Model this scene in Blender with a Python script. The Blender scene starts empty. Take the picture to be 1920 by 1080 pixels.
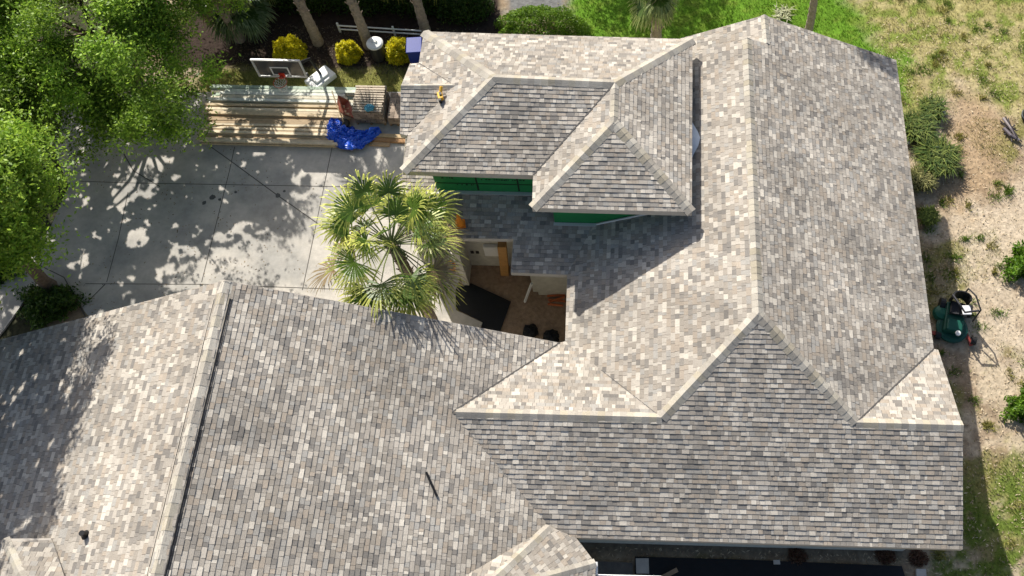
import bpy, math, random
import numpy as np
from mathutils import Vector, Matrix, noise as mnoise
from mathutils.geometry import tessellate_polygon
random.seed(7); RNG = np.random.default_rng(11)
SC = bpy.context.scene
COL = SC.collection

# ------------------------------------------------------------------ camera, sky, sun, exposure
ZG = -3.304                      # ground level; the main south eave is z = 0
CAMLOC = np.array([0, 0, 24.8])
PITCH, ROLL, YAW, FPX, PPX, PPY = 0.4568, -0.0018, 0.0289, 1788.2, 203.16, -23.24
def _rot():
    F = np.array([0, math.sin(PITCH), -math.cos(PITCH)]); U = np.array([0, math.cos(PITCH), math.sin(PITCH)]); R = np.array([1., 0, 0])
    c, s = math.cos(ROLL), math.sin(ROLL)
    R2 = c * R + s * U; U2 = -s * R + c * U
    cy, sy = math.cos(YAW), math.sin(YAW)
    Z = np.array([[cy, -sy, 0], [sy, cy, 0], [0, 0, 1]])
    return Z @ R2, Z @ U2, Z @ F
CR, CU, CF = _rot()
cam = bpy.data.cameras.new('camera'); camo = bpy.data.objects.new('camera', cam); COL.objects.link(camo)
M = Matrix(((CR[0], CU[0], -CF[0], 0), (CR[1], CU[1], -CF[1], 0), (CR[2], CU[2], -CF[2], 24.8), (0, 0, 0, 1)))
camo.matrix_world = M
cam.sensor_width = 36; cam.lens = FPX / 1920 * 36
cam.shift_x = -PPX / 1920; cam.shift_y = PPY / 1920
cam.clip_start = 0.5; cam.clip_end = 600
SC.camera = camo
def G(px, py, z=ZG):
    """world point at height z surveyed from photo pixel (px, py)"""
    r = CF + (px - 960 - PPX) / FPX * CR - (py - 540 - PPY) / FPX * CU
    t = (z - 24.8) / r[2]
    p = CAMLOC + t * r
    return Vector((float(p[0]), float(p[1]), float(z)))

TOSUN = Vector((-0.6465, 1.1626, 1.0)).normalized()
world = bpy.data.worlds.new('World'); SC.world = world; world.use_nodes = True
nt = world.node_tree
sky = nt.nodes.new('ShaderNodeTexSky'); sky.sky_type = 'NISHITA'; sky.sun_disc = False
sky.sun_elevation = math.asin(TOSUN.z); sky.sun_rotation = math.atan2(TOSUN.x, TOSUN.y)
sky.air_density = 1.0; sky.dust_density = 3.0
nt.links.new(sky.outputs[0], nt.nodes['Background'].inputs[0]); nt.nodes['Background'].inputs[1].default_value = 0.085
sl = bpy.data.lights.new('sun', 'SUN'); sl.energy = 4.2; sl.angle = math.radians(0.5); sl.color = (1, 0.955, 0.88)
so = bpy.data.objects.new('sun', sl); COL.objects.link(so)
so.rotation_mode = 'QUATERNION'; so.rotation_quaternion = TOSUN.to_track_quat('Z', 'Y'); so.location = (-20, 40, 40)
SC.view_settings.view_transform = 'Standard'; SC.view_settings.look = 'None'
SC.view_settings.gamma = 1; SC.view_settings.exposure = 0.74

# ------------------------------------------------------------------ helpers
def tag(o, label=None, cat=None, group=None, kind=None):
    if label: o['label'] = label
    if cat: o['category'] = cat
    if group: o['group'] = group
    if kind: o['kind'] = kind
    return o
def empty(name, loc, label, cat, group=None, rz=0):
    o = bpy.data.objects.new(name, None); COL.objects.link(o); o.location = loc; o.rotation_euler = (0, 0, rz)
    o.empty_display_size = 0.2
    return tag(o, label, cat, group)
class MB:
    def __init__(s): s.v = []; s.f = []; s.c = []
    def face(s, pts, col=(1, 1, 1)):
        n = len(s.v); s.v.extend([tuple(p) for p in pts]); s.f.append(list(range(n, n + len(pts)))); s.c.append(col)
    def box(s, c, size, rz=0, col=(1, 1, 1), tilt=None):
        cx, cy, cz = c; a, b, h = size[0] / 2, size[1] / 2, size[2] / 2
        m = Matrix.Rotation(rz, 3, 'Z')
        if tilt is not None: m = m @ tilt
        P = [m @ Vector(p) + Vector(c) for p in [(-a, -b, -h), (a, -b, -h), (a, b, -h), (-a, b, -h), (-a, -b, h), (a, -b, h), (a, b, h), (-a, b, h)]]
        n = len(s.v); s.v.extend([tuple(p) for p in P])
        for q in [(0, 3, 2, 1), (4, 5, 6, 7), (0, 1, 5, 4), (1, 2, 6, 5), (2, 3, 7, 6), (3, 0, 4, 7)]:
            s.f.append([n + k for k in q]); s.c.append(col)
    def tube(s, pts, rad, seg=8, col=(1, 1, 1), cap=True):
        pts = [Vector(p) for p in pts]; rads = rad if isinstance(rad, (list, tuple)) else [rad] * len(pts)
        n0 = len(s.v); prev = None
        for i, p in enumerate(pts):
            d = (pts[min(i + 1, len(pts) - 1)] - pts[max(i - 1, 0)]).normalized()
            if prev is None: a = d.orthogonal().normalized()
            else: a = (prev - d * prev.dot(d)); a = a.normalized() if a.length > 1e-6 else d.orthogonal().normalized()
            prev = a; b = d.cross(a)
            for k in range(seg):
                t = 2 * math.pi * k / seg
                s.v.append(tuple(p + (a * math.cos(t) + b * math.sin(t)) * rads[i]))
        for i in range(len(pts) - 1):
            for k in range(seg):
                k2 = (k + 1) % seg
                s.f.append([n0 + i * seg + k, n0 + i * seg + k2, n0 + (i + 1) * seg + k2, n0 + (i + 1) * seg + k]); s.c.append(col)
        if cap:
            s.f.append([n0 + k for k in range(seg)][::-1]); s.c.append(col)
            e = n0 + (len(pts) - 1) * seg; s.f.append([e + k for k in range(seg)]); s.c.append(col)
    def lathe(s, c, prof, seg=20, col=(1, 1, 1)):
        n0 = len(s.v)
        for (r, z) in prof:
            for k in range(seg):
                t = 2 * math.pi * k / seg; s.v.append((c[0] + r * math.cos(t), c[1] + r * math.sin(t), c[2] + z))
        for i in range(len(prof) - 1):
            for k in range(seg):
                k2 = (k + 1) % seg
                s.f.append([n0 + i * seg + k, n0 + i * seg + k2, n0 + (i + 1) * seg + k2, n0 + (i + 1) * seg + k]); s.c.append(col)
        s.f.append([n0 + k for k in range(seg)][::-1]); s.c.append(col)
        e = n0 + (len(prof) - 1) * seg; s.f.append([e + k for k in range(seg)]); s.c.append(col)
    def build(s, name, mat, parent=None, local=False, smooth=False, bevel=0):
        me = bpy.data.meshes.new(name); vs = s.v
        if parent is not None and not local:
            inv = world_m(parent).inverted(); vs = [tuple(inv @ Vector(p)) for p in s.v]
        me.from_pydata(vs, [], s.f); me.update()
        at = me.attributes.new('Col', 'FLOAT_COLOR', 'CORNER')
        arr = []
        for f, c in zip(s.f, s.c): arr.extend([c[0], c[1], c[2], 1.0] * len(f))
        at.data.foreach_set('color', arr)
        if smooth: me.polygons.foreach_set('use_smooth', [True] * len(me.polygons))
        me.materials.append(mat)
        o = bpy.data.objects.new(name, me); COL.objects.link(o)
        if parent is not None: o.parent = parent
        if bevel:
            b = o.modifiers.new('bevel', 'BEVEL'); b.width = bevel; b.segments = 2; b.limit_method = 'ANGLE'
        return o
def world_m(o):
    m = Matrix.LocRotScale(o.location, o.rotation_euler, o.scale)
    return world_m(o.parent) @ m if o.parent else m
def fast_mesh(name, polys, cols, mat, parent=None, k=4):
    """polys (N,k,3) array, cols (N,3)"""
    N = len(polys); V = np.asarray(polys, np.float32).reshape(-1, 3)
    if parent is not None:
        mi = np.array(world_m(parent).inverted()); V = (V @ mi[:3, :3].T + mi[:3, 3]).astype(np.float32)
    me = bpy.data.meshes.new(name)
    me.vertices.add(N * k); me.vertices.foreach_set('co', V.ravel())
    me.loops.add(N * k); me.loops.foreach_set('vertex_index', np.arange(N * k, dtype=np.int32))
    me.polygons.add(N); me.polygons.foreach_set('loop_start', np.arange(0, N * k, k, dtype=np.int32))
    me.update(calc_edges=True)
    at = me.attributes.new('Col', 'FLOAT_COLOR', 'CORNER')
    c = np.ones((N, k, 4), np.float32); c[:, :, :3] = np.asarray(cols, np.float32)[:, None, :]
    at.data.foreach_set('color', c.ravel())
    me.materials.append(mat)
    o = bpy.data.objects.new(name, me); COL.objects.link(o)
    if parent is not None: o.parent = parent
    return o
# numpy value noise
_perm = RNG.random((256, 256))
def vnoise(x, y):
    xi = np.floor(x).astype(int); yi = np.floor(y).astype(int); fx = x - xi; fy = y - yi
    fx = fx * fx * (3 - 2 * fx); fy = fy * fy * (3 - 2 * fy)
    g = lambda a, b: _perm[a % 256, b % 256]
    return (g(xi, yi) * (1 - fx) + g(xi + 1, yi) * fx) * (1 - fy) + (g(xi, yi + 1) * (1 - fx) + g(xi + 1, yi + 1) * fx) * fy
def fbm(x, y, o=4):
    r = 0; a = .5; s = 0
    for i in range(o): r = r + a * vnoise(x * 2 ** i + 17 * i, y * 2 ** i + 5 * i); s += a; a *= .55
    return r / s

# ------------------------------------------------------------------ materials
def mat(name, base=(.5, .5, .5), rough=.8, attr=False, noise=0.0, nscale=8, bump=0.0, bscale=40, spec=.3, metal=0, dark=None, dscale=1.5, trans=0.0):
    m = bpy.data.materials.new(name); m.use_nodes = True; t = m.node_tree; b = t.nodes['Principled BSDF']
    b.inputs['Roughness'].default_value = rough; b.inputs['Specular IOR Level'].default_value = spec; b.inputs['Metallic'].default_value = metal
    tc = t.nodes.new('ShaderNodeTexCoord'); out = None
    if attr:
        a = t.nodes.new('ShaderNodeAttribute'); a.attribute_name = 'Col'; out = a.outputs['Color']
        if base != (1, 1, 1):
            mx = t.nodes.new('ShaderNodeMix'); mx.data_type = 'RGBA'; mx.blend_type = 'MULTIPLY'; mx.inputs[0].default_value = 1
            t.links.new(out, mx.inputs[6]); mx.inputs[7].default_value = (*base, 1); out = mx.outputs[2]
    else:
        rgb = t.nodes.new('ShaderNodeRGB'); rgb.outputs[0].default_value = (*base, 1); out = rgb.outputs[0]
    if dark:
        n = t.nodes.new('ShaderNodeTexNoise'); n.inputs['Scale'].default_value = dscale; n.inputs['Detail'].default_value = 6
        t.links.new(tc.outputs['Object'], n.inputs['Vector'])
        r = t.nodes.new('ShaderNodeValToRGB'); r.color_ramp.elements[0].position = .42; r.color_ramp.elements[1].position = .62
        t.links.new(n.outputs[0], r.inputs[0])
        mx = t.nodes.new('ShaderNodeMix'); mx.data_type = 'RGBA'; t.links.new(r.outputs[0], mx.inputs[0])
        t.links.new(out, mx.inputs[6]); mx.inputs[7].default_value = (*dark, 1); out = mx.outputs[2]
    if noise:
        n = t.nodes.new('ShaderNodeTexNoise'); n.inputs['Scale'].default_value = nscale; n.inputs['Detail'].default_value = 8
        n.inputs['Roughness'].default_value = .7
        t.links.new(tc.outputs['Object'], n.inputs['Vector'])
        mr = t.nodes.new('ShaderNodeMapRange'); mr.inputs[1].default_value = .3; mr.inputs[2].default_value = .7
        mr.inputs[3].default_value = 1 - noise; mr.inputs[4].default_value = 1 + noise; t.links.new(n.outputs[0], mr.inputs[0])
        vm = t.nodes.new('ShaderNodeVectorMath'); vm.operation = 'SCALE'; t.links.new(out, vm.inputs[0]); t.links.new(mr.outputs[0], vm.inputs['Scale']); out = vm.outputs[0]
    t.links.new(out, b.inputs['Base Color'])
    if bump:
        n = t.nodes.new('ShaderNodeTexNoise'); n.inputs['Scale'].default_value = bscale; n.inputs['Detail'].default_value = 6
        t.links.new(tc.outputs['Object'], n.inputs['Vector'])
        bp = t.nodes.new('ShaderNodeBump'); bp.inputs['Strength'].default_value = bump; bp.inputs['Distance'].default_value = .03
        t.links.new(n.outputs[0], bp.inputs['Height']); t.links.new(bp.outputs[0], b.inputs['Normal'])
    if trans:
        tr = t.nodes.new('ShaderNodeBsdfTranslucent'); t.links.new(out, tr.inputs['Color'])
        ms = t.nodes.new('ShaderNodeMixShader'); ms.inputs[0].default_value = trans
        t.links.new(b.outputs[0], ms.inputs[1]); t.links.new(tr.outputs[0], ms.inputs[2])
        t.links.new(ms.outputs[0], t.nodes['Material Output'].inputs['Surface'])
    return m
M_SHING = mat('shingle', (1, 1, 1), .92, attr=True, noise=.2, nscale=38, bump=.35, bscale=90, spec=.2)
def weather(m):      # faint broad ageing over the roof planes
    t = m.node_tree; b = t.nodes['Principled BSDF']; src = b.inputs['Base Color'].links[0].from_socket
    tc = t.nodes.new('ShaderNodeTexCoord'); mp = t.nodes.new('ShaderNodeMapping'); mp.inputs['Scale'].default_value = (.45, .45, .2); t.links.new(tc.outputs['Object'], mp.inputs[0])
    n = t.nodes.new('ShaderNodeTexNoise'); n.inputs['Scale'].default_value = 1.4; n.inputs['Detail'].default_value = 7; n.inputs['Roughness'].default_value = .65; t.links.new(mp.outputs[0], n.inputs['Vector'])
    r = t.nodes.new('ShaderNodeMapRange'); r.inputs[1].default_value = .35; r.inputs[2].default_value = .65; r.inputs[3].default_value = .86; r.inputs[4].default_value = 1.10; t.links.new(n.outputs[0], r.inputs[0])
    v = t.nodes.new('ShaderNodeVectorMath'); v.operation = 'SCALE'; t.links.new(src, v.inputs[0]); t.links.new(r.outputs[0], v.inputs['Scale']); t.links.new(v.outputs[0], b.inputs['Base Color'])
weather(M_SHING)
M_DECK = mat('roof_deck', (.12, .115, .11), .95)
M_SOFFIT = mat('soffit', (.32, .30, .27), .8, noise=.1)
M_FASCIA = mat('fascia_paint', (.50, .45, .38), .55, noise=.06)
M_BLOCK = mat('block_wall', (.52, .50, .43), .9, noise=.16, nscale=5, bump=.2, bscale=30)
M_GREEN = mat('green_sheathing', (.018, .21, .06), .55, noise=.12, nscale=3)
M_INK = mat('black_print', (.008, .02, .012), .6)
M_FLASH = mat('metal_flashing', (.62, .62, .60), .45, metal=.2)
M_CRICKET = mat('white_membrane', (.72, .76, .78), .5, noise=.04)
M_BLACKM = mat('black_metal', (.012, .012, .013), .5, noise=.2)
M_LEAF = mat('tree_leaf', (1, 1, 1), .5, attr=True, trans=.42, spec=.35)
M_PALM = mat('palm_leaf', (1, 1, 1), .4, attr=True, trans=.28, spec=.45)
M_GRASS = mat('grass_blade', (1, 1, 1), .6, attr=True, trans=.3)
M_BARK = mat('bark', (.16, .12, .09), .95, noise=.35, nscale=9, bump=.6, bscale=14)
M_PBARK = mat('palm_bark', (.30, .245, .19), .95, noise=.35, nscale=12, bump=.6, bscale=18)
M_GROUND = mat('soil', (1, 1, 1), .97, attr=True, noise=.33, nscale=7, bump=.8, bscale=9, spec=.1)
M_CONC = mat('concrete', (.50, .465, .41), .85, noise=.16, nscale=3.2, bump=.12, bscale=30, dark=(.36, .345, .315), dscale=.7)
M_JOINT = mat('joint_filler', (.10, .093, .083), .95)
M_STAIN = mat('oil_stain', (.10, .098, .095), .8)
M_WOOD = mat('sawn_wood', (1, 1, 1), .75, attr=True, noise=.2, nscale=5, bump=.15)
M_TARP = mat('blue_tarp', (.008, .09, .62), .3, noise=.15, nscale=4, bump=.5, bscale=12, spec=.6)
M_BLKTARP = mat('black_sheet', (.009, .010, .012), .55, noise=.3, nscale=2, bump=.3, bscale=5)
M_WHITE = mat('white_plastic', (.78, .78, .76), .4, noise=.04)
M_PAINT = mat('coloured_part', (1, 1, 1), .45, attr=True, noise=.08, nscale=6)
M_STONE = mat('stone', (1, 1, 1), .9, attr=True, noise=.25, nscale=6, bump=.5, bscale=14)
M_SMOKE = mat('tinted_acrylic', (.05, .055, .06), .15, spec=.6)

# ------------------------------------------------------------------ ground
def sdf(px, py, poly):
    """signed distance to polygon, negative inside (numpy)"""
    poly = [(p[0], p[1]) for p in poly]; n = len(poly)
    d = np.full(px.shape, 1e9); s = np.ones(px.shape)
    j = n - 1
    for i in range(n):
        xi, yi = poly[i]; xj, yj = poly[j]
        ex, ey = xj - xi, yj - yi; wx, wy = px - xi, py - yi
        t = np.clip((wx * ex + wy * ey) / (ex * ex + ey * ey + 1e-12), 0, 1)
        bx, by = wx - ex * t, wy - ey * t; d = np.minimum(d, bx * bx + by * by)
        c1 = py >= yi; c2 = py < yj; c3 = ex * wy > ey * wx
        a = (c1 & c2 & c3) | (~c1 & ~c2 & ~c3); s[a] *= -1
        j = i
    return s * np.sqrt(d)
def PG(*pts): return [tuple(G(*p))[:2] for p in pts]
R_LAWN = PG((1040, -80), (1570, -80), (1590, 0), (1640, 70), (1690, 120), (1700, 190), (1640, 200), (1300, 220), (1080, 90))
R_TRANS = PG((1560, -80), (2000, -80), (2000, 190), (1900, 220), (1800, 150), (1740, 190), (1690, 230), (1640, 130))
R_STRAW = PG((1790, 170), (1850, 180), (1885, 260), (1880, 340), (1800, 420), (1760, 360), (1790, 260))
R_GRASSR = PG((1845, 930), (1900, 860), (1990, 820), (1990, 1200), (1700, 1200), (1740, 1040), (1770, 900))
R_PALE = PG((1790, 420), (1990, 300), (1990, 800), (1880, 820), (1820, 700))
R_MULCH = PG((380, -200), (935, -200), (940, 60), (900, 200), (790, 134), (430, 128), (300, 128))
R_STRIP = PG((380, 128), (800, 128), (800, 174), (380, 180))
R_ASPH = PG((950, -120), (1070, -120), (1062, 18), (1000, 30), (950, 22))
R_COURT = [(-6.4, 9.0), (-1.0, 9.0), (-1.0, 15.0), (-5.3, 15.0), (-5.6, 13.4)]
def sm(d, w): return np.clip(.5 - d / w, 0, 1)
def ground_col(x, y):
    n = fbm(x * .9, y * .9, 4); n2 = fbm(x * 2.7 + 40, y * 2.7, 4); n3 = fbm(x * 9, y * 9 + 30, 3)
    c = np.zeros(x.shape + (3,)); sand = np.array([.44, .36, .255]); sand2 = np.array([.29, .215, .14])
    mixc = lambda c, col, w: c * (1 - w[..., None]) + np.array(col) * w[..., None]
    c[:] = sand; c = mixc(c, sand2, np.clip((n2 - .42) * 4, 0, 1))
    # weedy patches in the sand
    c = mixc(c, [.20, .19, .055], np.clip((fbm(x * .7 + 9, y * .7 + 3, 5) - .55) * 10, 0, .85)); c = mixc(c, [.22, .155, .10], np.clip((fbm(x * 1.6 + 70, y * 1.6 + 11, 5) - .56) * 9, 0, .6))
    c = mixc(c, [.35, .25, .15], sm(sdf(x, y, R_STRAW) + (n2 - .5) * 1.5, .9) * .85)
    c = mixc(c, [.52, .44, .33], sm(sdf(x, y, R_PALE) + (n - .5) * 3, 1.2) * np.clip(n2 * 2 - .5, 0, .8))
    wt = sm(sdf(x, y, R_TRANS) + (n - .5) * 2.5, 1.5)
    c = mixc(c, [.33, .29, .12], wt * .85); c = mixc(c, [.17, .22, .04], wt * np.clip((n2 - .48) * 7, 0, .9))
    wl = sm(sdf(x, y, R_LAWN) + (n - .5) * 1.6 + (n2 - .5) * .8, .8)
    c = mixc(c, [.11, .22, .02], wl); c = mixc(c, [.15, .21, .03], wl * np.clip((n2 - .5) * 5, 0, .7))
    wg = sm(sdf(x, y, R_GRASSR) + (n - .5) * 2 + (n2 - .5), .9)
    c = mixc(c, [.12, .17, .03], wg * np.clip((n2 - .36) * 7, .15, .95))
    c = mixc(c, [.045, .032, .026], sm(sdf(x, y, R_MULCH) + (n2 - .5) * .3, .25))
    c = mixc(c, [.19, .19, .055], sm(sdf(x, y, R_STRIP) + (n2 - .5) * .5, .3))
    c = mixc(c, [.16, .16, .155], sm(sdf(x, y, R_ASPH) + (n2 - .5) * .5, .3))
    c = mixc(c, [.31, .22, .15], sm(sdf(x, y, R_COURT), .2))
    # strip by the house wall on the south and east, and beds under the trees
    c = mixc(c, [.17, .14, .10], sm(sdf(x, y, [(-1.5, 4.9), (8.4, 4.9), (8.4, 9), (-1.5, 9)]), .3))
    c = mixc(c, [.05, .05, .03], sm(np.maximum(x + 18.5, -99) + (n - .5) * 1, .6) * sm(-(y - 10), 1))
    return c * (0.86 + .28 * n3)[..., None]
def make_ground():
    xs = np.concatenate([[-150, -80, -45], np.arange(-27, 18.01, .11), [28, 50, 90, 150]])
    ys = np.concatenate([[-150, -70, -20, -5], np.arange(1.5, 30.01, .11), [36, 50, 90, 160]])
    X, Y = np.meshgrid(xs, ys); Z = ZG + (fbm(X * 1.7, Y * 1.7, 5) - .5) * .05 * ((X > 8.8) | (Y > 21.4)) - .02
    nx, ny = len(xs), len(ys)
    me = bpy.data.meshes.new('ground'); V = np.stack([X, Y, Z], -1).reshape(-1, 3).astype(np.float32)
    idx = np.arange(nx * ny).reshape(ny, nx)
    Fc = np.stack([idx[:-1, :-1], idx[:-1, 1:], idx[1:, 1:], idx[1:, :-1]], -1).reshape(-1, 4)
    me.vertices.add(len(V)); me.vertices.foreach_set('co', V.ravel())
    me.loops.add(Fc.size); me.loops.foreach_set('vertex_index', Fc.ravel().astype(np.int32))
    me.polygons.add(len(Fc)); me.polygons.foreach_set('loop_start', np.arange(0, Fc.size, 4, dtype=np.int32))
    me.update(calc_edges=True)
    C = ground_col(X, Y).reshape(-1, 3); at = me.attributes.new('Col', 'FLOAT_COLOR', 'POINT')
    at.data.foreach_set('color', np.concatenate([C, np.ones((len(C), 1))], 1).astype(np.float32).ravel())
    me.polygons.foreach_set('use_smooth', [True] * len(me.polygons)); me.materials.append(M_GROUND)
    o = bpy.data.objects.new('ground', me); COL.objects.link(o); tag(o, kind='structure')
make_ground()

def sheet(name, pts2, z, m, th=.06, parent=None):
    mb = MB(); P = [Vector((p[0], p[1], z)) for p in pts2]
    for tri in tessellate_polygon([P]):
        t = [P[i] for i in tri]
        if (t[1] - t[0]).cross(t[2] - t[0]).z < 0: t.reverse()
        mb.face(t)
    ar = sum(P[i].x * P[(i + 1) % len(P)].y - P[(i + 1) % len(P)].x * P[i].y for i in range(len(P)))
    for i in range(len(P)):
        a, b = P[i], P[(i + 1) % len(P)]
        if ar < 0: a, b = b, a
        mb.face([a, a - Vector((0, 0, th)), b - Vector((0, 0, th)), b])
    return mb.build(name, m, parent)
drive_pts = PG((60, 174), (790, 174)) + [(-5.6, 17.0), (-5.6, 13.9), (-5.75, 13.1)] + PG((856, 600), (870, 690)) + [(-6.0, 9.0), (-14.5, 9.0)] + \
    PG((160, 585), (142, 552), (112, 536), (86, 533), (58, 545), (40, 575), (10, 618), (-60, 700), (-190, 690), (-90, 590), (-20, 520), (45, 478), (95, 430), (130, 350))
drv = sheet('driveway', drive_pts, ZG + .05, M_CONC, .16); tag(drv, kind='structure')
def strips(lines, w, z, name, m, parent):
    mb = MB()
    for ln in lines:
        P = [G(*p, z=z) for p in ln]
        for a, b in zip(P[:-1], P[1:]):
            n = max(1, int((b - a).length / .35)); d = (b - a).normalized(); s = Vector((-d.y, d.x, 0)) * w / 2
            js = [0] + [random.uniform(-.006, .006) for _ in range(n - 1)] + [0]
            for k in range(n):
                p = a.lerp(b, k / n) + s * js[k] * 60 * w; q = a.lerp(b, (k + 1) / n) + s * js[k + 1] * 60 * w
                mb.face([p - s, q - s, q + s, p + s])
    return mb.build(name, m, parent)
strips([[(150, 340), (250, 343), (640, 350), (780, 352)], [(160, 532), (385, 533), (600, 541), (700, 545)],
        [(440, 275), (430, 321), (378, 529)], [(240, 360), (222, 447), (200, 529)], [(624, 270), (567, 544)], [(800, 352), (775, 560)]], .024, ZG + .054, 'control_joint', M_JOINT, drv)
strips([[(395, 275), (430, 300), (520, 366), (640, 450)], [(55, 488), (120, 520), (165, 602)], [(232, 288), (250, 320), (300, 350)], [(197, 533), (155, 575)]], .032, ZG + .055, 'crack', M_JOINT, drv)
mb = MB()
for px, py, r in [(398, 370, .12), (383, 380, .08), (412, 374, .06), (521, 366, .09), (533, 358, .05), (442, 360, .05)]:
    p = G(px, py, ZG + .058); ring = []
    for k in range(14):
        a = k / 14 * 6.283; rr = r * random.uniform(.75, 1.15); ring.append(p + Vector((math.cos(a) * rr, math.sin(a) * rr, 0)))
    mb.face(ring)
mb.build('oil_stain', M_STAIN, drv)

# ------------------------------------------------------------------ shingled roofs
PAL = [((.58, .535, .47), 4), ((.47, .43, .38), 7), ((.375, .34, .30), 9), ((.30, .268, .232), 7), ((.24, .222, .203), 6), ((.165, .155, .147), 2.4), ((.33, .318, .30), 4), ((.36, .305, .25), 5)]
PW = [w for _, w in PAL]
COURSE = .124
def pick(x, y):
    n = mnoise.noise(Vector((x * .55, y * .55, 3.1))); c = Vector(random.choices(PAL, PW)[0][0])
    c = c.lerp(Vector((.355, .325, .288)), .24)
    c *= 1 + .22 * n + random.uniform(-.06, .06); c.z *= .965; c.x *= 1.01
    return tuple(c)
def clip(poly, a, b):
    """keep the part of 2D poly left of a->b"""
    out = []; n = len(poly); dx, dy = b[0] - a[0], b[1] - a[1]
    side = lambda p: dx * (p[1] - a[1]) - dy * (p[0] - a[0])
    for i in range(n):
        p, q = poly[i], poly[(i + 1) % n]; sp, sq = side(p), side(q)
        if sp >= 0: out.append(p)
        if (sp >= 0) != (sq >= 0):
            t = sp / (sp - sq); out.append((p[0] + t * (q[0] - p[0]), p[1] + t * (q[1] - p[1])))
    return out
def shingle_facet(mb, deck, P, udir=None, drop=.13):
    """individually cut shingle tabs over a facet (list of 3D points)"""
    P = [Vector(p) for p in P]
    tris = [[P[i] for i in t] for t in tessellate_polygon([P])]
    nrm = Vector((0, 0, 0))
    T2 = []
    for t in tris:
        n = (t[1] - t[0]).cross(t[2] - t[0])
        if n.z < 0: t.reverse(); n = -n
        if n.length < 1e-5: continue
        nrm += n; T2.append(t)
    tris = T2
    nrm.normalize()
    down = Vector((nrm.x, nrm.y, 0)).normalized()
    if udir: u = Vector(udir).normalized(); down = Vector((u.y, -u.x, 0)); down = down if down.dot(Vector((nrm.x, nrm.y, 0))) > 0 else -down
    else: u = Vector((-down.y, down.x, 0))
    up = -down; cosp = nrm.z
    to2 = lambda p: (p.x * u.x + p.y * u.y, (p.x * up.x + p.y * up.y) / cosp)
    S = [to2(p) for p in P]; s0 = min(a[0] for a in S); s1 = max(a[0] for a in S); v0 = min(a[1] for a in S); v1 = max(a[1] for a in S)
    rows = int((v1 - v0) / COURSE) + 1
    TT = []
    for t in tris:
        q = [to2(p) for p in t]
        ar = (q[1][0] - q[0][0]) * (q[2][1] - q[0][1]) - (q[1][1] - q[0][1]) * (q[2][0] - q[0][0])
        if ar < 0: q.reverse(); t = t[::-1]; ar = -ar
        TT.append((q, t, ar, min(a[0] for a in q), max(a[0] for a in q), min(a[1] for a in q), max(a[1] for a in q)))
        deck.face([p - Vector((0, 0, .012)) for p in t], (.12, .115, .11)); 
        deck.face([p - Vector((0, 0, drop)) for p in t][::-1], (.3, .28, .25))
    for r in range(rows):
        a = v0 + r * COURSE; b = min(a + COURSE, v1 + .001); s = s0 - random.uniform(0, .4)
        prev = None
        while s < s1:
            w = random.choice((.08, .10, .12, .14, .15, .17, .20, .24)); e = s + w
            th = random.choice((.013, .017, .022)); 
            x, y = (s * u.x + a * up.x * cosp), (s * u.y + a * up.y * cosp)
            col = pick(x, y)
            for q, t, ar, qs0, qs1, qv0, qv1 in TT:
                if e < qs0 or s > qs1 or b < qv0 or a > qv1: continue
                poly = [(s + .003, a), (e - .003, a), (e - .003, b), (s + .003, b)]
                for i in range(3):
                    poly = clip(poly, q[i], q[(i + 1) % 3])
                    if len(poly) < 3: break
                if len(poly) < 3: continue
                V = []; B = []
                for p in poly:
                    l1 = ((q[2][0] - q[1][0]) * (p[1] - q[1][1]) - (q[2][1] - q[1][1]) * (p[0] - q[1][0])) / ar
                    l2 = ((q[0][0] - q[2][0]) * (p[1] - q[2][1]) - (q[0][1] - q[2][1]) * (p[0] - q[2][0])) / ar
                    w3 = t[0] * l1 + t[1] * l2 + t[2] * (1 - l1 - l2)
                    h = th * (1 - .8 * (p[1] - a) / COURSE)
                    V.append(w3 + nrm * h); B.append(w3 - nrm * .008)
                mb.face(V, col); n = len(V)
                for i in range(n):
                    j = (i + 1) % n
                    if abs(poly[i][1] - b) < 1e-4 and abs(poly[j][1] - b) < 1e-4: continue
                    mb.face([V[i], B[i], B[j], V[j]], tuple(k * .55 for k in col))  # tab edges coloured darker to paint in the shadow lines between courses
            s = e
CAPPAL = [(.46, .435, .39), (.40, .375, .335), (.36, .335, .30), (.43, .40, .34), (.33, .31, .28), (.38, .345, .28)]
def ridge_cap(mb, A, B, n1, n2, hw=.168, step=.19, rise=.03, tone=1.0):
    A, B = Vector(A), Vector(B); d = (B - A); L = d.length; d.normalize()
    n1, n2 = Vector(n1).normalized(), Vector(n2).normalized(); up = (n1 + n2).normalized()
    def wdir(n, other):
        w = d.cross(n).normalized()
        return w if w.dot(other) < 0 else -w
    w1 = wdir(n1, n2); w2 = wdir(n2, n1)
    k = 0; t = 0
    while t < L:
        e = min(t + step * 1.35, L + .02); c = random.choice(CAPPAL); f = random.uniform(.9, 1.08) * tone; c = (c[0] * f * 1.02, c[1] * f, c[2] * f * .95)
        p, q = A + d * t, A + d * e
        h0, h1 = rise + .006, rise - .004      # the exposed end stands proud
        sec = lambda o, h: [o + w1 * hw + up * (h * .45), o + w1 * hw * .35 + up * h * .95, o + up * (h + .006), o + w2 * hw * .35 + up * h * .95, o + w2 * hw + up * (h * .45)]
        a, b = sec(p, h0), sec(q, h1)
        for i in range(4): mb.face([a[i], a[i + 1], b[i + 1], b[i]], c)
        lo = [x - up * .05 for x in a]; dk = tuple(x * .75 for x in c)
        for i in range(4): mb.face([a[i + 1], a[i], lo[i], lo[i + 1]], dk)
        mb.face([a[0], b[0], b[0] - up * .05, lo[0]], dk); mb.face([b[4], a[4], lo[4], b[4] - up * .05], dk)
        t += step * random.uniform(.97, 1.03)
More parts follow.
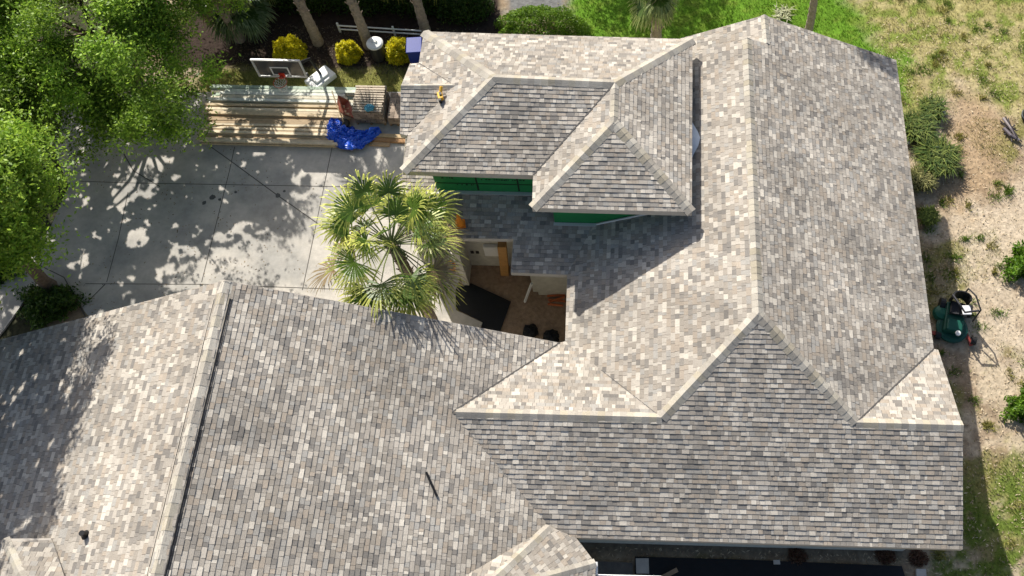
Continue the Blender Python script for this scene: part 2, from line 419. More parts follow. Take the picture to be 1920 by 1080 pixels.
def fnorm(*P):
    P = [Vector(p) for p in P]; n = (P[1] - P[0]).cross(P[2] - P[0]).normalized()
    return n if n.z > 0 else -n
def edge_board(mb, pts, inward, h=.17, th=.035, top=.004):
    """fascia or rake board under a roof edge; inward = horizontal vector to the roof's inside"""
    inw = Vector(inward).normalized()
    for a, b in zip(pts[:-1], pts[1:]):
        a, b = Vector(a), Vector(b); z = Vector((0, 0, 1))
        o1, o2 = a + z * top - inw * .006, b + z * top - inw * .006
        i1, i2 = o1 + inw * th, o2 + inw * th
        l = lambda p: p - z * h
        mb.face([o1, o2, l(o2), l(o1)]); mb.face([i2, i1, l(i1), l(i2)]); mb.face([o1, i1, i2, o2]); mb.face([l(o1), l(o2), l(i2), l(i1)])
        mb.face([o1, l(o1), l(i1), i1]); mb.face([o2, i2, l(i2), l(o2)])

V = {k: Vector(v) for k, v in dict(
 A=(8.546, 4.678, 0), B=(8.507, 7.530, 1.279), XW=(-4.544, 7.53, 1.279), SV=(-1.73, 4.705, 0), HE=(5.793, 7.53, 1.279), HW=(.826, 7.53, 1.279),
 AP=(3.251, 10.007, 2.416), R1=(3.245, 18.97, 2.416), R2b=(3.856, 19.0, 2.162), R2=(3.831, 20.089, 2.162), EN=(8.377, 20.156, .105), C1=(8.406, 10.085, .105),
 C2=(8.53, 10.06, .115), WS=(-1.828, 10.029, .112), WN=(-1.877, 12.118, .112), LN=(-9.989, 9.943, 3.756), LS=(-10.03, .6, 3.756), LR=(-1.975, 9.993, .112),
 LSE=(-1.73, .6, 0), LWN=(-18.3, 9.5, 0), LWS=(-18.3, .6, 0),
 a1L=(-6.475, 14.169, 2.228), a1R=(-2.824, 14.127, 2.228), a2L=(-6.464, 19.115, 2.228), a2R=(1.623, 19.045, 2.228), a3L=(-2.783, 13.083, 2.228), a3R=(1.572, 13.066, 2.228),
 p1=(-4.044, 16.706, 3.2), p2=(-.614, 15.336, 3.113), p2N=(-.625, 16.679, 3.113),
 gN=(-6.466, 17.928, 2.228), gNW=(-6.732, 17.901, 2.228), gS=(-6.507, 15.365, 2.228), gSW=(-6.711, 15.414, 2.228), gR=(-6.751, 16.72, 2.7), gRi=(-5.21, 16.761, 2.72),
 L1R=(-3.494, 13.14, .305), L1Rb=(-3.513, 12.143, .112), VT=(-1.146, 13.687, .399), LWs=(-6.907, 13.104, .305), LWn=(-6.93, 17.0, 1.02), VI=(.15, 17.0, 1.02)).items()}

house = empty('house', (0, 10, ZG), 'large house with grey and tan shingle roofs, green sheathed upper storey and L shaped plan', 'house')
def roof(name, facets, caps, boards, label=None):
    mb, dk, cp, fb = MB(), MB(), MB(), MB()
    for f in facets:
        P, kw = f if isinstance(f, tuple) else (f, {})
        shingle_facet(mb, dk, [V[k] if isinstance(k, str) else k for k in P], **kw)
    r = mb.build(name, M_SHING, house)
    if label: r['label'] = label
    dk.build('roof_deck', M_SOFFIT, r)
    for c in caps: ridge_cap(cp, *c)
    if caps: cp.build('ridge_cap', M_SHING, r)
    for b in boards:
        fb = MB(); edge_board(fb, *b[:2], **(b[2] if len(b) > 2 else {})); fb.build('fascia', M_FASCIA, r)
    return r
def valley(parent, pairs, lift=.03, w=.018):  # dark strips painting the shadow line of closed-cut valleys
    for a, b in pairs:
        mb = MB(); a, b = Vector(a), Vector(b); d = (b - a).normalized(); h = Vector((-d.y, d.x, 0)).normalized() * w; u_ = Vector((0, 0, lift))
        mb.face([a - h + u_, b - h + u_, b + h + u_, a + h + u_]); mb.build('valley_shadow_line', M_VALLEY_SHADOW, parent)
M_VALLEY_SHADOW = mat('valley_shadow', (.085, .08, .075), .7)
g = lambda *k: [V[i] if isinstance(i, str) else Vector(i) for i in k]
nS = fnorm(*g('A', 'B', 'XW')); nN = fnorm(*g('XW', 'HW', 'WS')); nE = fnorm(*g('AP', 'R1', 'EN')); nW = fnorm(*g('AP', 'R1', 'WS'))
nLE = fnorm(*g('LN', 'LS', 'LR')); nLW = fnorm(*g('LN', 'LS', 'LWN'))
WI = Vector((-.2, 20.05, .35))
main = roof('main_roof', [
    (['A', 'B', 'HE', 'AP', 'HW', 'XW', 'SV'], dict(udir=(1, 0, 0))),
    (['AP', 'HE', 'C1', 'EN', 'R2', 'R2b', 'R1'], dict(udir=(0, 1, 0))),
    (['AP', 'R1', (0.3, 18.97, 1.08), 'VI', 'VT', 'WN', 'WS', 'HW'], dict(udir=(0, 1, 0))),
    (['R2', WI, (-.2, 18.9, .35), 'R2b'], dict(udir=(0, 1, 0))),
    (['XW', 'HW', 'WS', 'LR'], dict(udir=(1, 0, 0))),
    (['HE', 'B', 'C2', 'C1'], dict(udir=(1, 0, 0))),
], [
    (V['XW'] + Vector((.1, 0, 0)), V['HW'], nS, nN), (V['HE'], V['B'], nS, nN), (V['HW'], V['AP'], nS, nW, .168, .19, .03, 1.05), (V['HE'], V['AP'], nS, nE, .168, .19, .03, .97), (V['AP'], V['R1'], nE, nW), (V['R2b'], V['R2'], nE, nW, .12),
], [
    (g('SV', 'A'), (0, 1, 0)), (g('A', 'B', 'C2'), (-1, 0, 0)), (g('C1', 'EN'), (-1, 0, 0)), (g('EN', 'R2', WI), (0, -1, 0)), (g('WS', 'WN'), (1, 0, 0)), 
])
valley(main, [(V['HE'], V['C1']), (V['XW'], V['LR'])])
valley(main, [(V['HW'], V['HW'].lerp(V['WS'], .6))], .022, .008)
left = roof('wing_roof', [
    (['LN', 'LR', 'XW', 'SV', 'LSE', 'LS'], dict(udir=(0, 1, 0))),
    (['LN', 'LS', 'LWS', 'LWN'], dict(udir=(0, 1, 0))),
], [(V['LS'], V['LN'], nLE, nLW, .2, .3, .016)], [(g('LWN', 'LN', 'LR'), (0, -1, 0)), (g('LWN', 'LWS'), (1, 0, 0))])
# ridge vent slot line on the east side of the ridge, and the chalky edge of the cap on the west
mb = MB(); a = V['LN'] + Vector((.0, -.45, 0)); b = V['LS']
w = Vector((math.cos(.425), 0, -math.sin(.425)))
for off, ww, hh in ((.20, .028, .03), (.25, .014, .026)):
    P = [a + w * off, b + w * off, b + w * (off + ww), a + w * (off + ww)]
    up = Vector((0, 0, hh)); mb.face([p + up for p in P]); 
    mb.face([P[0] + up, P[3] + up, P[3], P[0]]); mb.face([P[3] + up, P[2] + up, P[2], P[3]]); mb.face([P[1] + up, P[0] + up, P[0], P[1]])
mb.build('ridge_vent', M_BLACKM, left)
mb = MB(); w = Vector((-math.cos(.425), 0, -math.sin(.425)))
P = [a + w * .22, b + w * .22, b + w * .235, a + w * .235]; up = Vector((0, 0, .028)); mb.face([p + up for p in P]); mb.face([P[2] + up, P[3] + up, P[3], P[2]])
mb.build('ridge_vent_edge', M_FASCIA, left)

nT1S = fnorm(*g('a1L', 'a1R', 'p1')); nT1N = Vector((nT1S.x, -nT1S.y, nT1S.z)); nTW = Vector((nT1S.y, 0, nT1S.z)); nTE = Vector((-nT1S.y, 0, nT1S.z))
jT = V['p2N'] + Vector((-.3, .0, 0.02))
tower = roof('tower_roof', [
    (['a1L', 'a1R', 'p2N', 'p1'], dict(udir=(1, 0, 0))),
    (['a2L', 'p1', 'p2N', 'a2R'], dict(udir=(1, 0, 0))),
    (['a1L', 'p1', 'a2L'], dict(udir=(0, 1, 0))),
    (['a3L', 'p2', 'p2N', 'a1R'], dict(udir=(0, 1, 0))),
    (['a3L', 'a3R', 'p2'], dict(udir=(1, 0, 0))),
    (['a3R', 'a2R', 'p2N', 'p2'], dict(udir=(0, 1, 0))),
    (['gN', 'gNW', 'gR', 'gRi'], dict(udir=(1, 0, 0))),
    (['gS', 'gRi', 'gR', 'gSW'], dict(udir=(1, 0, 0))),
], [
    (V['a1L'], V['p1'], nT1S, nTW), (V['a2L'], V['p1'], nT1N, nTW), (V['p1'], V['p2N'], nT1S, nT1N), (V['p2'], V['p2N'], nTE, nTW, .12),
    (V['a3L'], V['p2'], nT1S, nTW), (V['a3R'], V['p2'], nT1S, nTE, .168, .19, .03, .9), (V['a2R'], V['p2N'], nT1N, nTE),
    (V['gR'], V['gRi'], nT1S, nT1N, .1),
], [
    (g('a1L', 'a1R'), (0, 1, 0), dict(h=.2)), (g('a3L', 'a3R'), (0, 1, 0), dict(h=.2)), (g('a1R', 'a3L'), (1, 0, 0), dict(h=.2)), (g('a3R', 'a2R'), (-1, 0, 0), dict(h=.2)),
    (g('a1L', 'a2L'), (1, 0, 0), dict(h=.2)), (g('a2L', 'a2R'), (0, -1, 0), dict(h=.2)), (g('gNW', 'gR', 'gSW'), (1, 0, 0)), (g('gSW', 'gS'), (0, 1, 0)),
])
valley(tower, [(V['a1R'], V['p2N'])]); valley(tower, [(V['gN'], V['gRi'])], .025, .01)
lower = roof('entry_roof', [(['LWs', 'L1R', 'L1Rb', 'WN', 'VT', 'VI', 'LWn'], dict(udir=(1, 0, 0)))], [],
    [(g('LWs', 'L1R'), (0, 1, 0)), (g('L1R', 'L1Rb'), (1, 0, 0)), (g('L1Rb', 'WN'), (0, 1, 0)), (g('LWs', 'LWn'), (1, 0, 0))])

# angled porch roof at the bottom centre, partly out of frame
zE = lambda x: (-1.72 - x) * .4537
PP1 = G(1030, 987, .20); PP2 = G(1080, 1009, .03); PP3 = G(1116, 1056, .02); PAp = G(890, 1118, 1.30); 
PP4 = G(1116, 1130, .0); PV = G(865, 1085, 1.0); PV = Vector((PV.x, PV.y, max(PV.z, zE(PV.x) - .02)))
d3 = (PP3 - PP2); d3.z = 0
nA = fnorm(PAp, PP1, PP3); nB = fnorm(PAp, PV, PP1) if abs((PAp - PV).cross(PP1 - PV).z) > 1e-3 else nN; nC = fnorm(PAp, PP3, PP4)
porch = roof('porch_roof', [([PAp, PP1, PP2, PP3], dict(udir=tuple(d3.normalized()))), ([PAp, PV, PP1], dict(udir=(1, -.1, 0))), ([PAp, PP3, PP4], dict(udir=(0, 1, 0)))],
    [(PP1, PAp, nA, Vector((-.3, .3, .9)), .14), (PP3, PAp, nA, nC, .12)], [([PP2, PP3], (-.8, -.6, 0)), ([PP3, PP4], (-1, 0, 0))])
# hipped cross gable at the bottom left, mostly out of frame
ce = G(100, 1011, 2.24); c0 = G(9, 1011, 2.38); ce.z = 2.3; ridz = 3.0
hx = c0 + Vector((1.5, -1.5, ridz - 2.38)); he = Vector((-12.0, ce.y - 1.5, ridz)); cs = c0 + Vector((0, -3.0, 0))
cross = roof('cross_gable_roof', [([c0, ce, he, hx], dict(udir=(1, 0, 0))), ([c0, hx, cs], dict(udir=(0, 1, 0))), ([hx, he, Vector((ce.x, cs.y, 2.17)), cs], dict(udir=(1, 0, 0)))],
    [(c0, hx, nT1N, nTW, .11)], [([c0, ce], (0, -1, 0), dict(top=.03, th=.06)), ([c0, cs], (1, 0, 0))])
mb = MB(); mb.box(((c0.x + ce.x) / 2 + .3, ce.y - 1.5, 1.45), (ce.x - c0.x - .2, 2.6, 1.35)); mb.build('dormer_wall', M_BLOCK, house)

# walls of the house (under the eaves)
def wallbox(name, m, x0, x1, y0, y1, z0, z1, parent=house, t=.2):
    mb = MB()
    mb.box(((x0 + x1) / 2, y0 + t / 2, (z0 + z1) / 2), (x1 - x0, t, z1 - z0)); mb.box(((x0 + x1) / 2, y1 - t / 2, (z0 + z1) / 2), (x1 - x0, t, z1 - z0))
    mb.box((x0 + t / 2, (y0 + y1) / 2, (z0 + z1) / 2), (t, y1 - y0 - 2 * t, z1 - z0)); mb.box((x1 - t / 2, (y0 + y1) / 2, (z0 + z1) / 2), (t, y1 - y0 - 2 * t, z1 - z0))
    return mb.build(name, m, parent)
wallbox('outer_wall', M_BLOCK, -1.35, 7.95, 5.2, 19.6, ZG, -.12)
wallbox('outer_wall', M_BLOCK, -17.8, -2.0, 1.0, 9.35, ZG, -.1)
# recessed courtyard walls of the entry
mb = MB()
mb.box(((-5.32 - 3.02) / 2, 14.16, (ZG + .33) / 2), (2.3, .2, .33 - ZG)); mb.box(((-3.06 - 1.355) / 2, 13.04 + .1, (ZG + .12) / 2), (1.66, .2, .12 - ZG)); mb.box((-3.12, 13.60, (ZG + .15) / 2), (.2, .92, .15 - ZG))
ew0 = mb.build('courtyard_wall', M_BLOCK, house)
mb = MB(); mb.box((-5.42, 15.2, (ZG + .25) / 2), (.2, 3.8, .25 - ZG)); mb.build('side_wall', M_BLOCK, house)
mb = MB(); mb.box((-6.75, 14.75, (ZG + .3) / 2), (.75, .6, .3 - ZG)); mb.build('pier', M_BLOCK, house)
mb = MB()
ew = ew0
for px, py in ((882, 478), (892, 478)):
    mb = MB(); p = Vector((G(px, py, -2.1).x, 14.06, -2.35)); mb.box((p.x, 14.05, -2.35), (.1, .03, .15)); mb.build('outlet_box', M_BLACKM, ew)
mb = MB(); mb.box((-4.42, 13.98, -2.05), (.62, .12, .6)); mb.build('window', M_WHITE, ew)
# tower walls: green sheathing
tw = wallbox('sheathed_wall', M_GREEN, -5.83, -2.32, 14.56, 18.6, .0, 2.15)
mb = MB(); mb.box((-.62, 13.75, 1.1), (3.4, .16, 2.1)); mb.box((-2.24, 14.2, 1.1), (.16, .74, 2.1)); mb.box((1.0, 16.2, 1.1), (.16, 4.7, 2.1)); mb.box((-.6, 18.5, 1.1), (3.4, .16, 2.1))
tw2 = mb.build('sheathed_wall', M_GREEN, house)
mb = MB(); mb.box((-6.1, 16.6, 1.2), (.5, 2.0, 2.0)); mb.build('bump_out_wall', M_GREEN, house)
def marks(y, xs, z0, z1, par):
    mb = MB()
    for (xa, z, n) in xs:
        x = xa
        for k in range(n):
            w = random.uniform(.03, .07); mb.box((x + w / 2, y - .004, z + random.uniform(-.01, .01)), (w, .008, random.choice((.035, .05, .06)))); x += w + random.choice((.015, .02, .03, .09))
    mb.build('printed_lettering', M_INK, par)
marks(14.56, [(-5.5, 1.9, 3), (-4.8, 1.88, 2), (-4.3, 1.92, 9), (-3.1, 1.9, 3), (-4.45, 1.25, 14), (-5.6, 1.3, 4), (-5.2, .95, 5)], 0, 1, tw)
marks(13.67, [(-1.9, 1.3, 8), (-.9, 1.2, 5), (-.2, 1.6, 6)], 0, 1, tw2)
mb = MB()     # seam tape between panels
for x in (-4.6, -3.4): mb.box((x, 14.557, 1.4), (.05, .006, 1.5))
mb.box((-4.08, 14.556, 1.02), (3.4, .006, .04)); mb.build('seam_tape', M_INK, tw)
# step flashing where the tower walls meet the lower roofs
fl = MB(); fl.box((-4.05, 14.50, .60), (3.6, .11, .02)); fl.box((-1.72, 13.61, .42), (1.25, .10, .02))
fl.tube([(-1.1, 13.62, .43), (.95, 13.62, 1.40)], .035, 6); fl.build('step_flashing', M_FLASH, house)
# pale membrane cricket between the tower wall and the main slope
mb = MB(); zz = lambda x: 2.416 - .4527 * (3.25 - x) + .03
pts = [(1.05, 17.0), (1.45, 16.9), (1.66, 16.35), (1.80, 16.02), (1.86, 15.78), (1.80, 15.52), (1.66, 15.25), (1.48, 14.65), (1.05, 14.5)]
c = Vector((1.05, 15.75, 1.95)); ring = [Vector((x, y, zz(x))) for x, y in pts]
for a, b in zip(ring[:-1], ring[1:]): mb.face([c, b, a] if (b - a).cross(c - a).z < 0 else [c, a, b])
mb.build('cricket', M_CRICKET, house, smooth=False)
# roof penetrations
def vent(px, py, z, r, h, nm='vent_pipe'):
    p = G(px, py, z); v = MB(); v.tube([(p.x, p.y, z - .3), (p.x, p.y, z + h)], r, 12); v.lathe((p.x, p.y, z - .02), [(r * 2.2, -.03), (r * 1.6, .05), (r * 1.1, .09)], 14)
    return v.build(nm, M_BLACKM, left)
zv = 2.45
for _ in range(8): zv = 3.756 + .4545 * (G(162, 1003, zv).x + 10.0)
vent(162, 1003, zv, .065, .22)
P1, P2 = G(799, 884, 1.9), G(819, 930, 1.9)
def onE(p, lift): return Vector((p.x, p.y, 3.756 - .4545 * (p.x + 9.99) + lift))
def hitE(px, py, lift=0):
    z = 1.5
    for _ in range(12): z = 3.756 - .4545 * (G(px, py, z).x + 9.99) + lift
    return G(px, py, z)
sb = MB(); sb.tube([hitE(799, 885, .04), hitE(819, 930, .04)], .03, 8); so_ = sb.build('black_pipe', M_BLACKM)
tag(so_, 'thin black pipe lying on the large left roof slope', 'pipe')
def orphan_tool():
    z = 2.5; p = G(826, 182, 2.68); e = empty('nail_gun', (p.x, p.y, 2.62), 'small yellow power tool left on the roof beside the left valley of the upper roof', 'tool')
    m_ = MB(); m_.box((p.x, p.y, 2.72), (.15, .24, .13), .3, (.75, .42, .04)); m_.tube([(p.x, p.y + .1, 2.74), (p.x + .02, p.y + .26, 2.84)], .05, 8, (.75, .42, .04)); m_.build('body', M_PAINT, e, bevel=.02)
    m_ = MB(); m_.box((p.x, p.y - .12, 2.70), (.07, .13, .16), .3, (.02, .02, .02)); m_.box((p.x + .01, p.y + .03, 2.80), (.07, .09, .04), .3, (.02, .02, .02)); m_.build('grip', M_PAINT, e)
orphan_tool()

# ------------------------------------------------------------------ vegetation
def unit(n):
    v = RNG.normal(size=(n, 3)); return v / np.linalg.norm(v, axis=1, keepdims=True)
def leaves(centers, size, base, var=.25, tip=None, flat=0.0):
    """small folded leaf quads at the given points"""
    n = len(centers); a = unit(n)
    if flat: a[:, 2] *= (1 - flat); a /= np.linalg.norm(a, axis=1, keepdims=True)
    b = np.cross(a, unit(n)); b /= np.linalg.norm(b, axis=1, keepdims=True)
    s = (size * RNG.uniform(.6, 1.3, n))[:, None]
    c = centers
    P = np.stack([c - a * s, c - b * s * .42, c + a * s, c + b * s * .42], 1)
    col = np.array(base)[None] * (1 + RNG.normal(0, var, (n, 1))).clip(.35, 2)
    if tip is not None:
        w = RNG.random((n, 1)) ** 2; col = col * (1 - w) + np.array(tip)[None] * w
    return P, col.clip(0, 1)
HOLES = []
def tree(name, label, base, center, rad, trunk_r, nclump=110, per=420, base_col=(.055, .105, .018), tip=(.17, .24, .035), size=.085, group=None, seed=1, extra=()):
    global RNG
    RNG = np.random.default_rng(seed); random.seed(seed)
    e = empty(name, base, label, 'tree', group)
    center = np.array(center, float); rad = np.array(rad, float)
    cl = []
    while len(cl) < nclump:
        d = unit(1)[0]; r = RNG.uniform(.35, 1.0) ** .6
        if d[2] < -.75: continue
        w = 1 + .22 * math.sin(d[0] * 5 + seed) + .18 * math.cos(d[1] * 6 + seed * 2)
        p = center + d * rad * r * w; cl.append((p, RNG.uniform(.35, .9), d[2] * r))
    
    def cut_for_sun(p):       # crown opened along the sun's path so chosen ground spots are lit
        t = p[2] - ZG; gx, gy = p[0] + .6465 * t, p[1] - 1.1626 * t
        return any((gx - hx_) ** 2 + (gy - hy_) ** 2 < hr ** 2 and RNG.random() < pr for hx_, hy_, hr, pr in HOLES)
    cl = [c for c in cl if not cut_for_sun(c[0])] + [(np.array(x[:3]), x[3], 0) for x in extra if x[2] < .2 or not cut_for_sun(np.array(x[:3]))]
    Pc, Cc = [], []
    for p, cr, hgt in cl:
        ax_ = np.array([RNG.uniform(.6, 1.35), RNG.uniform(.6, 1.35), RNG.uniform(.35, .6)]); n = int(per * cr * cr * 1.6); q = RNG.normal(size=(n, 3)) * cr * .5 * ax_ + p
        f = RNG.uniform(.7, 1.3)
        t_ = q[:, 2] - ZG; gx, gy = q[:, 0] + .6465 * t_, q[:, 1] - 1.1626 * t_      # leaves dropped by where their shadow lands, shaping the sun dapples
        nz = fbm(gx * 3.1 + 31, gy * 3.1 + 7, 3); ins = np.zeros(n, bool)
        for hx_, hy_, hr, pr in HOLES: ins |= (gx - hx_) ** 2 + (gy - hy_) ** 2 < (hr * 1.1) ** 2
        q = q[~((nz > .69) | (ins & (nz > .49)))]
        if len(q) < 3: continue
        P, C = leaves(q, size, np.array(base_col) * f, .3, np.array(tip) * f, .3); Pc.append(P); Cc.append(C)
    fast_mesh('crown', np.concatenate(Pc), np.concatenate(Cc), M_LEAF, e)
    mb = MB(); b = Vector(base); top = Vector(center) - Vector((0, 0, rad[2] * .45))
    mid = b.lerp(top, .5) + Vector((.15, -.1, 0)); mb.tube([b - Vector((0, 0, .2)), b + Vector((0, 0, .4)), mid, top], [trunk_r * 1.5, trunk_r, trunk_r * .85, trunk_r * .7], 12)
    for p, cr, h in cl[::max(1, len(cl) // 11)]:
        q = Vector(p); s0_ = mid.lerp(top, random.uniform(.2, 1)); m1 = s0_.lerp(q, .35) + Vector((random.uniform(-.5, .5), random.uniform(-.5, .5), .35)); m_ = s0_.lerp(q, .7) + Vector((random.uniform(-.5, .5), random.uniform(-.5, .5), .25))
        mb.tube([s0_, m1, m_, q], [trunk_r * .3, trunk_r * .2, trunk_r * .1, .012], 6)
    mb.build('trunk', M_BARK, e)
    return e
def hole(px, py, r, pr): q = G(px, py); HOLES.append((q.x, q.y, r, pr))
hole(262, 345, .9, .9); hole(315, 320, .6, .8); hole(230, 400, .5, .6); hole(345, 505, .8, .85); hole(440, 500, 1.5, .96); hole(520, 510, 1.1, .9); hole(400, 480, .6, .6); hole(630, 370, 1.5, .97); hole(600, 440, .8, .7); hole(660, 490, 1.4, 1); hole(710, 420, 1.5, 1)
hole(150, 490, .4, .6); hole(260, 450, .4, .7); hole(590, 215, 1.6, .97); hole(490, 225, 1.5, .92); hole(440, 195, .8, .6); hole(460, 150, 1.0, .85); hole(540, 160, 1.3, .85)
tree('shade_tree', 'big dense broadleaf tree covering the top left of the driveway beside the lumber', (-18.4, 21.4, ZG), (-18.7, 21.3, .6), (4.3, 4.5, 3.0), .26, nclump=460, per=1150, base_col=(.14, .25, .026), tip=(.42, .60, .07), size=.062, seed=5,
     extra=[(-17.9 + i * .55, 17.1 + .25 * (i % 3) + .1 * i, -1.2 + .25 * (i % 2), .7) for i in range(7)] + [(-19.4 + i * .6, 17.9 + .3 * (i % 2), -.6, .8) for i in range(6)] + [(-20.6, 16.4, -.4, .9), (-20.4, 17.6, 0, .9), (-19.6, 18.6, .3, .9), (-21.2, 18.4, .3, 1.0), (-14.1, 19.6, -.5, .6), (-13.9, 20.6, .2, .7), (-13.8, 21.6, .6, .7), (-13.9, 22.8, .6, .7)] + [(-14.3, 22.2, .1, .8), (-14.1, 23.2, .1, .8), (-14.5, 24.2, .15, .9), (-15.0, 23.2, .1, .8), (-15.2, 25.0, .1, .9), (-13.9, 22.7, -.6, .6), (-14.0, 24.9, -.2, .8)] + [(-19 + i * .8, 23.5 + .4 * (i % 3), 1.6 + .3 * (i % 2), .9) for i in range(6)])
tree('shade_tree', 'bright green broadleaf tree at the left edge, nearest the left wing of the house', (-19.0, 12.9, ZG), (-18.3, 12.8, 3.1), (2.5, 2.5, 2.8), .2, nclump=250, per=1100, base_col=(.15, .27, .026), tip=(.42, .58, .07), size=.066, seed=8,
     extra=[(-15.6, 12.2, 5.3, .6), (-15.2, 11.6, 5.0, .5), (-16.2, 11.8, 5.8, .7), (-16.0, 10.8, 5.4, .6), (-16.8, 11.0, 6.0, .7)])
tree('shade_tree', 'dark tree above the left frame edge behind the two nearer crowns', (-21.6, 16.8, ZG), (-20.7, 16.4, .8), (2.5, 2.6, 2.2), .22, nclump=160, per=950, size=.062, base_col=(.11, .20, .02), tip=(.34, .50, .06), seed=9)
tree('shade_tree', 'tree beyond the left edge shading the left wing roof', (-20.2, 8.2, ZG), (-18.9, 10.3, 5.1), (2.9, 2.5, 2.2), .22, nclump=230, per=480, base_col=(.05, .11, .014), seed=12)
def fan_palm(name, label, base, h, R=1.0, lw=.030, nfr=34, trunk_r=.15, lean=(0, 0), seed=1, cols=((.10, .15, .025), (.30, .34, .10)), stem=.75, group=None, lowdead=.0, el0=-50, el1=78):
    rs = random.Random(seed)
    e = empty(name, base, label, 'palm', group); b = Vector(base); top = b + Vector((lean[0], lean[1], h))
    polys, pc = [], []; st = MB()
    for i in range(nfr):
        az = i * 2.39996 + rs.uniform(-.6, .6); el = math.radians(el0 + (el1 - el0) * ((i + .5) / nfr) ** .8 + rs.uniform(-20, 20))
        d = Vector((math.cos(az) * math.cos(el), math.sin(az) * math.cos(el), math.sin(el))); pl = R * stem * rs.uniform(.6, 1.2); fs = rs.uniform(.75, 1.12)
        a0 = top + d * .08; mid = a0 + d * pl * .55; a1 = a0 + d * pl + Vector((0, 0, -pl * .12))
        st.tube([a0, mid, a1], [.022 * R, .016 * R, .012 * R], 5, (.20, .24, .08))
        fd = (a1 - mid).normalized(); side = fd.cross(Vector((0, 0, 1)));
        side = side.normalized() if side.length > .05 else Vector((1, 0, 0))
        side = (Matrix.Rotation(rs.uniform(-.5, .5), 3, fd) @ side); nrm = side.cross(fd).normalized()
        nl = 30; f = rs.uniform(.75, 1.2); dead = rs.random() < lowdead and el < 0
        for k in range(nl):
            t = (k / (nl - 1) - .5) * 2; ang = t * 2.0 + rs.uniform(-.05, .05)
            ld = (fd * math.cos(ang) + side * math.sin(ang) + nrm * (.22 * abs(t) + rs.uniform(-.06, .06))).normalized()
            L = R * fs * .82 * (1 - .28 * abs(t)) * rs.uniform(.85, 1.12); w = lw * R
            wd = ld.cross(nrm).normalized() * w
            p0 = a1; p1 = a1 + ld * L * .55; p2 = a1 + ld * L * .85 + Vector((0, 0, -.07 * R - rs.uniform(0, .05))); p3 = a1 + ld * L * 1.05 + Vector((0, 0, -.2 * R - rs.uniform(0, .1) * R))
            c0, c1 = (Vector(cols[0]), Vector(cols[1])) if not dead else (Vector((.25, .18, .09)), Vector((.36, .28, .16)))
            ca = c0 * f * rs.uniform(.8, 1.2); cb = c0.lerp(c1, rs.uniform(.25, .7)) * f; cc = c1 * f * rs.uniform(.8, 1.2)
            polys.append([p0 - wd * .3, p1 - wd, p1 + wd, p0 + wd * .3]); pc.append(ca)
            polys.append([p1 - wd, p2 - wd * .75, p2 + wd * .75, p1 + wd]); pc.append(cb)
            polys.append([p2 - wd * .75, p3 - wd * .1, p3 + wd * .1, p2 + wd * .75]); pc.append(cc)
    fast_mesh('crown', np.array(polys), np.array(pc), M_PALM, e)
    st.build('leaf_stem', M_PALM, e)
    mb = MB(); n = max(4, int(h / .16)); pts = []; rr = []
    for i in range(n + 1):
        t = i / n; pts.append(b + Vector((lean[0] * t * t, lean[1] * t * t, h * t - .1))); rr.append(trunk_r * (1.25 - .3 * min(1, t * 3)) * (1.06 if i % 2 else .95))
    mb.tube(pts, rr, 12)
    for i in range(int(h * 12)):      # leaf boots
        t = rs.uniform(.35, 1); a = rs.uniform(0, 6.283); c = b + Vector((lean[0] * t * t, lean[1] * t * t, h * t - .1)); o = Vector((math.cos(a), math.sin(a), 0))
        mb.tube([c + o * trunk_r * .9, c + o * trunk_r * 1.35 + Vector((0, 0, .13))], [.03, .018], 4)
    mb.build('trunk', M_PBARK, e)
    return e
fan_palm('palm_tree', 'large sunlit fan palm standing in the driveway corner between the two roofs', (-6.45, 12.1, ZG), 4.95, R=1.12, lw=.021, nfr=42, trunk_r=.17, lean=(-.2, .08), seed=14, lowdead=.15, stem=1.25, el0=-42, el1=64,
         cols=((.09, .16, .02), (.72, .72, .16)))
for i, (px, py, h, ln, lb) in enumerate([
    (450, 74, 2.6, (-.3, .1), 'fan palm with a grey trunk nearest the big tree, leftmost along the mulch bed'),
    (597, 80, 5.0, (-.3, .1), 'fan palm whose slim trunk rises right of the leftmost yellow bush'),
    (692, 86, 5.2, (-.25, .1), 'fan palm with rough trunk beside the trash can with the white lid'),
    (800, 66, 4.8, (-.1, .1), 'fan palm with pale rough trunk behind the left corner of the upper roof')]):
    p = G(px, py); fan_palm('palm_tree', lb, p, h, R=.9, nfr=26, trunk_r=.17, lean=ln, seed=20 + i, group='palms along the mulch bed', lowdead=.3)
for i, (px, py, h, c1, lb) in enumerate([
    (455, 40, 1.0, (.20, .26, .12), 'low grey green fan palm with hanging leaves beside the big tree'),
    (640, -30, 1.6, (.26, .32, .08), 'fan palm bush peeking in at the top edge between the second and third palm trunks'),
    (740, -10, 1.7, (.36, .36, .07), 'yellowish fan palm bush at the top edge left of the rightmost pale palm trunk'),
    (835, -18, 1.6, (.36, .35, .06), 'yellow green fan palm bush at the top edge in front of the dark hedge'),
    (520, -22, 1.6, (.24, .30, .09), 'green fan palm bush at the top edge above the leftmost yellow bush')]):
    p = G(px, py); fan_palm('fan_palm_bush', lb, p, h, R=.95, nfr=30, trunk_r=.12, seed=40 + i, cols=((.05, .10, .02), c1), el0=-35, el1=70, group='fan palm bushes at the top edge')
p = G(1229, 92); fan_palm('palm_tree', 'small fan palm with an orange brown trunk on the lawn behind the upper roof', p, 3.3, R=.95, nfr=24, trunk_r=.2, seed=60, cols=((.07, .12, .02), (.34, .38, .13)), el0=-75)
p = G(1514, 66); fan_palm('palm_tree', 'tall thin palm with bare brown trunk beyond the top ridge of the main roof', p, 7.4, R=.5, nfr=18, trunk_r=.13, lean=(-1.2, .55), seed=61)

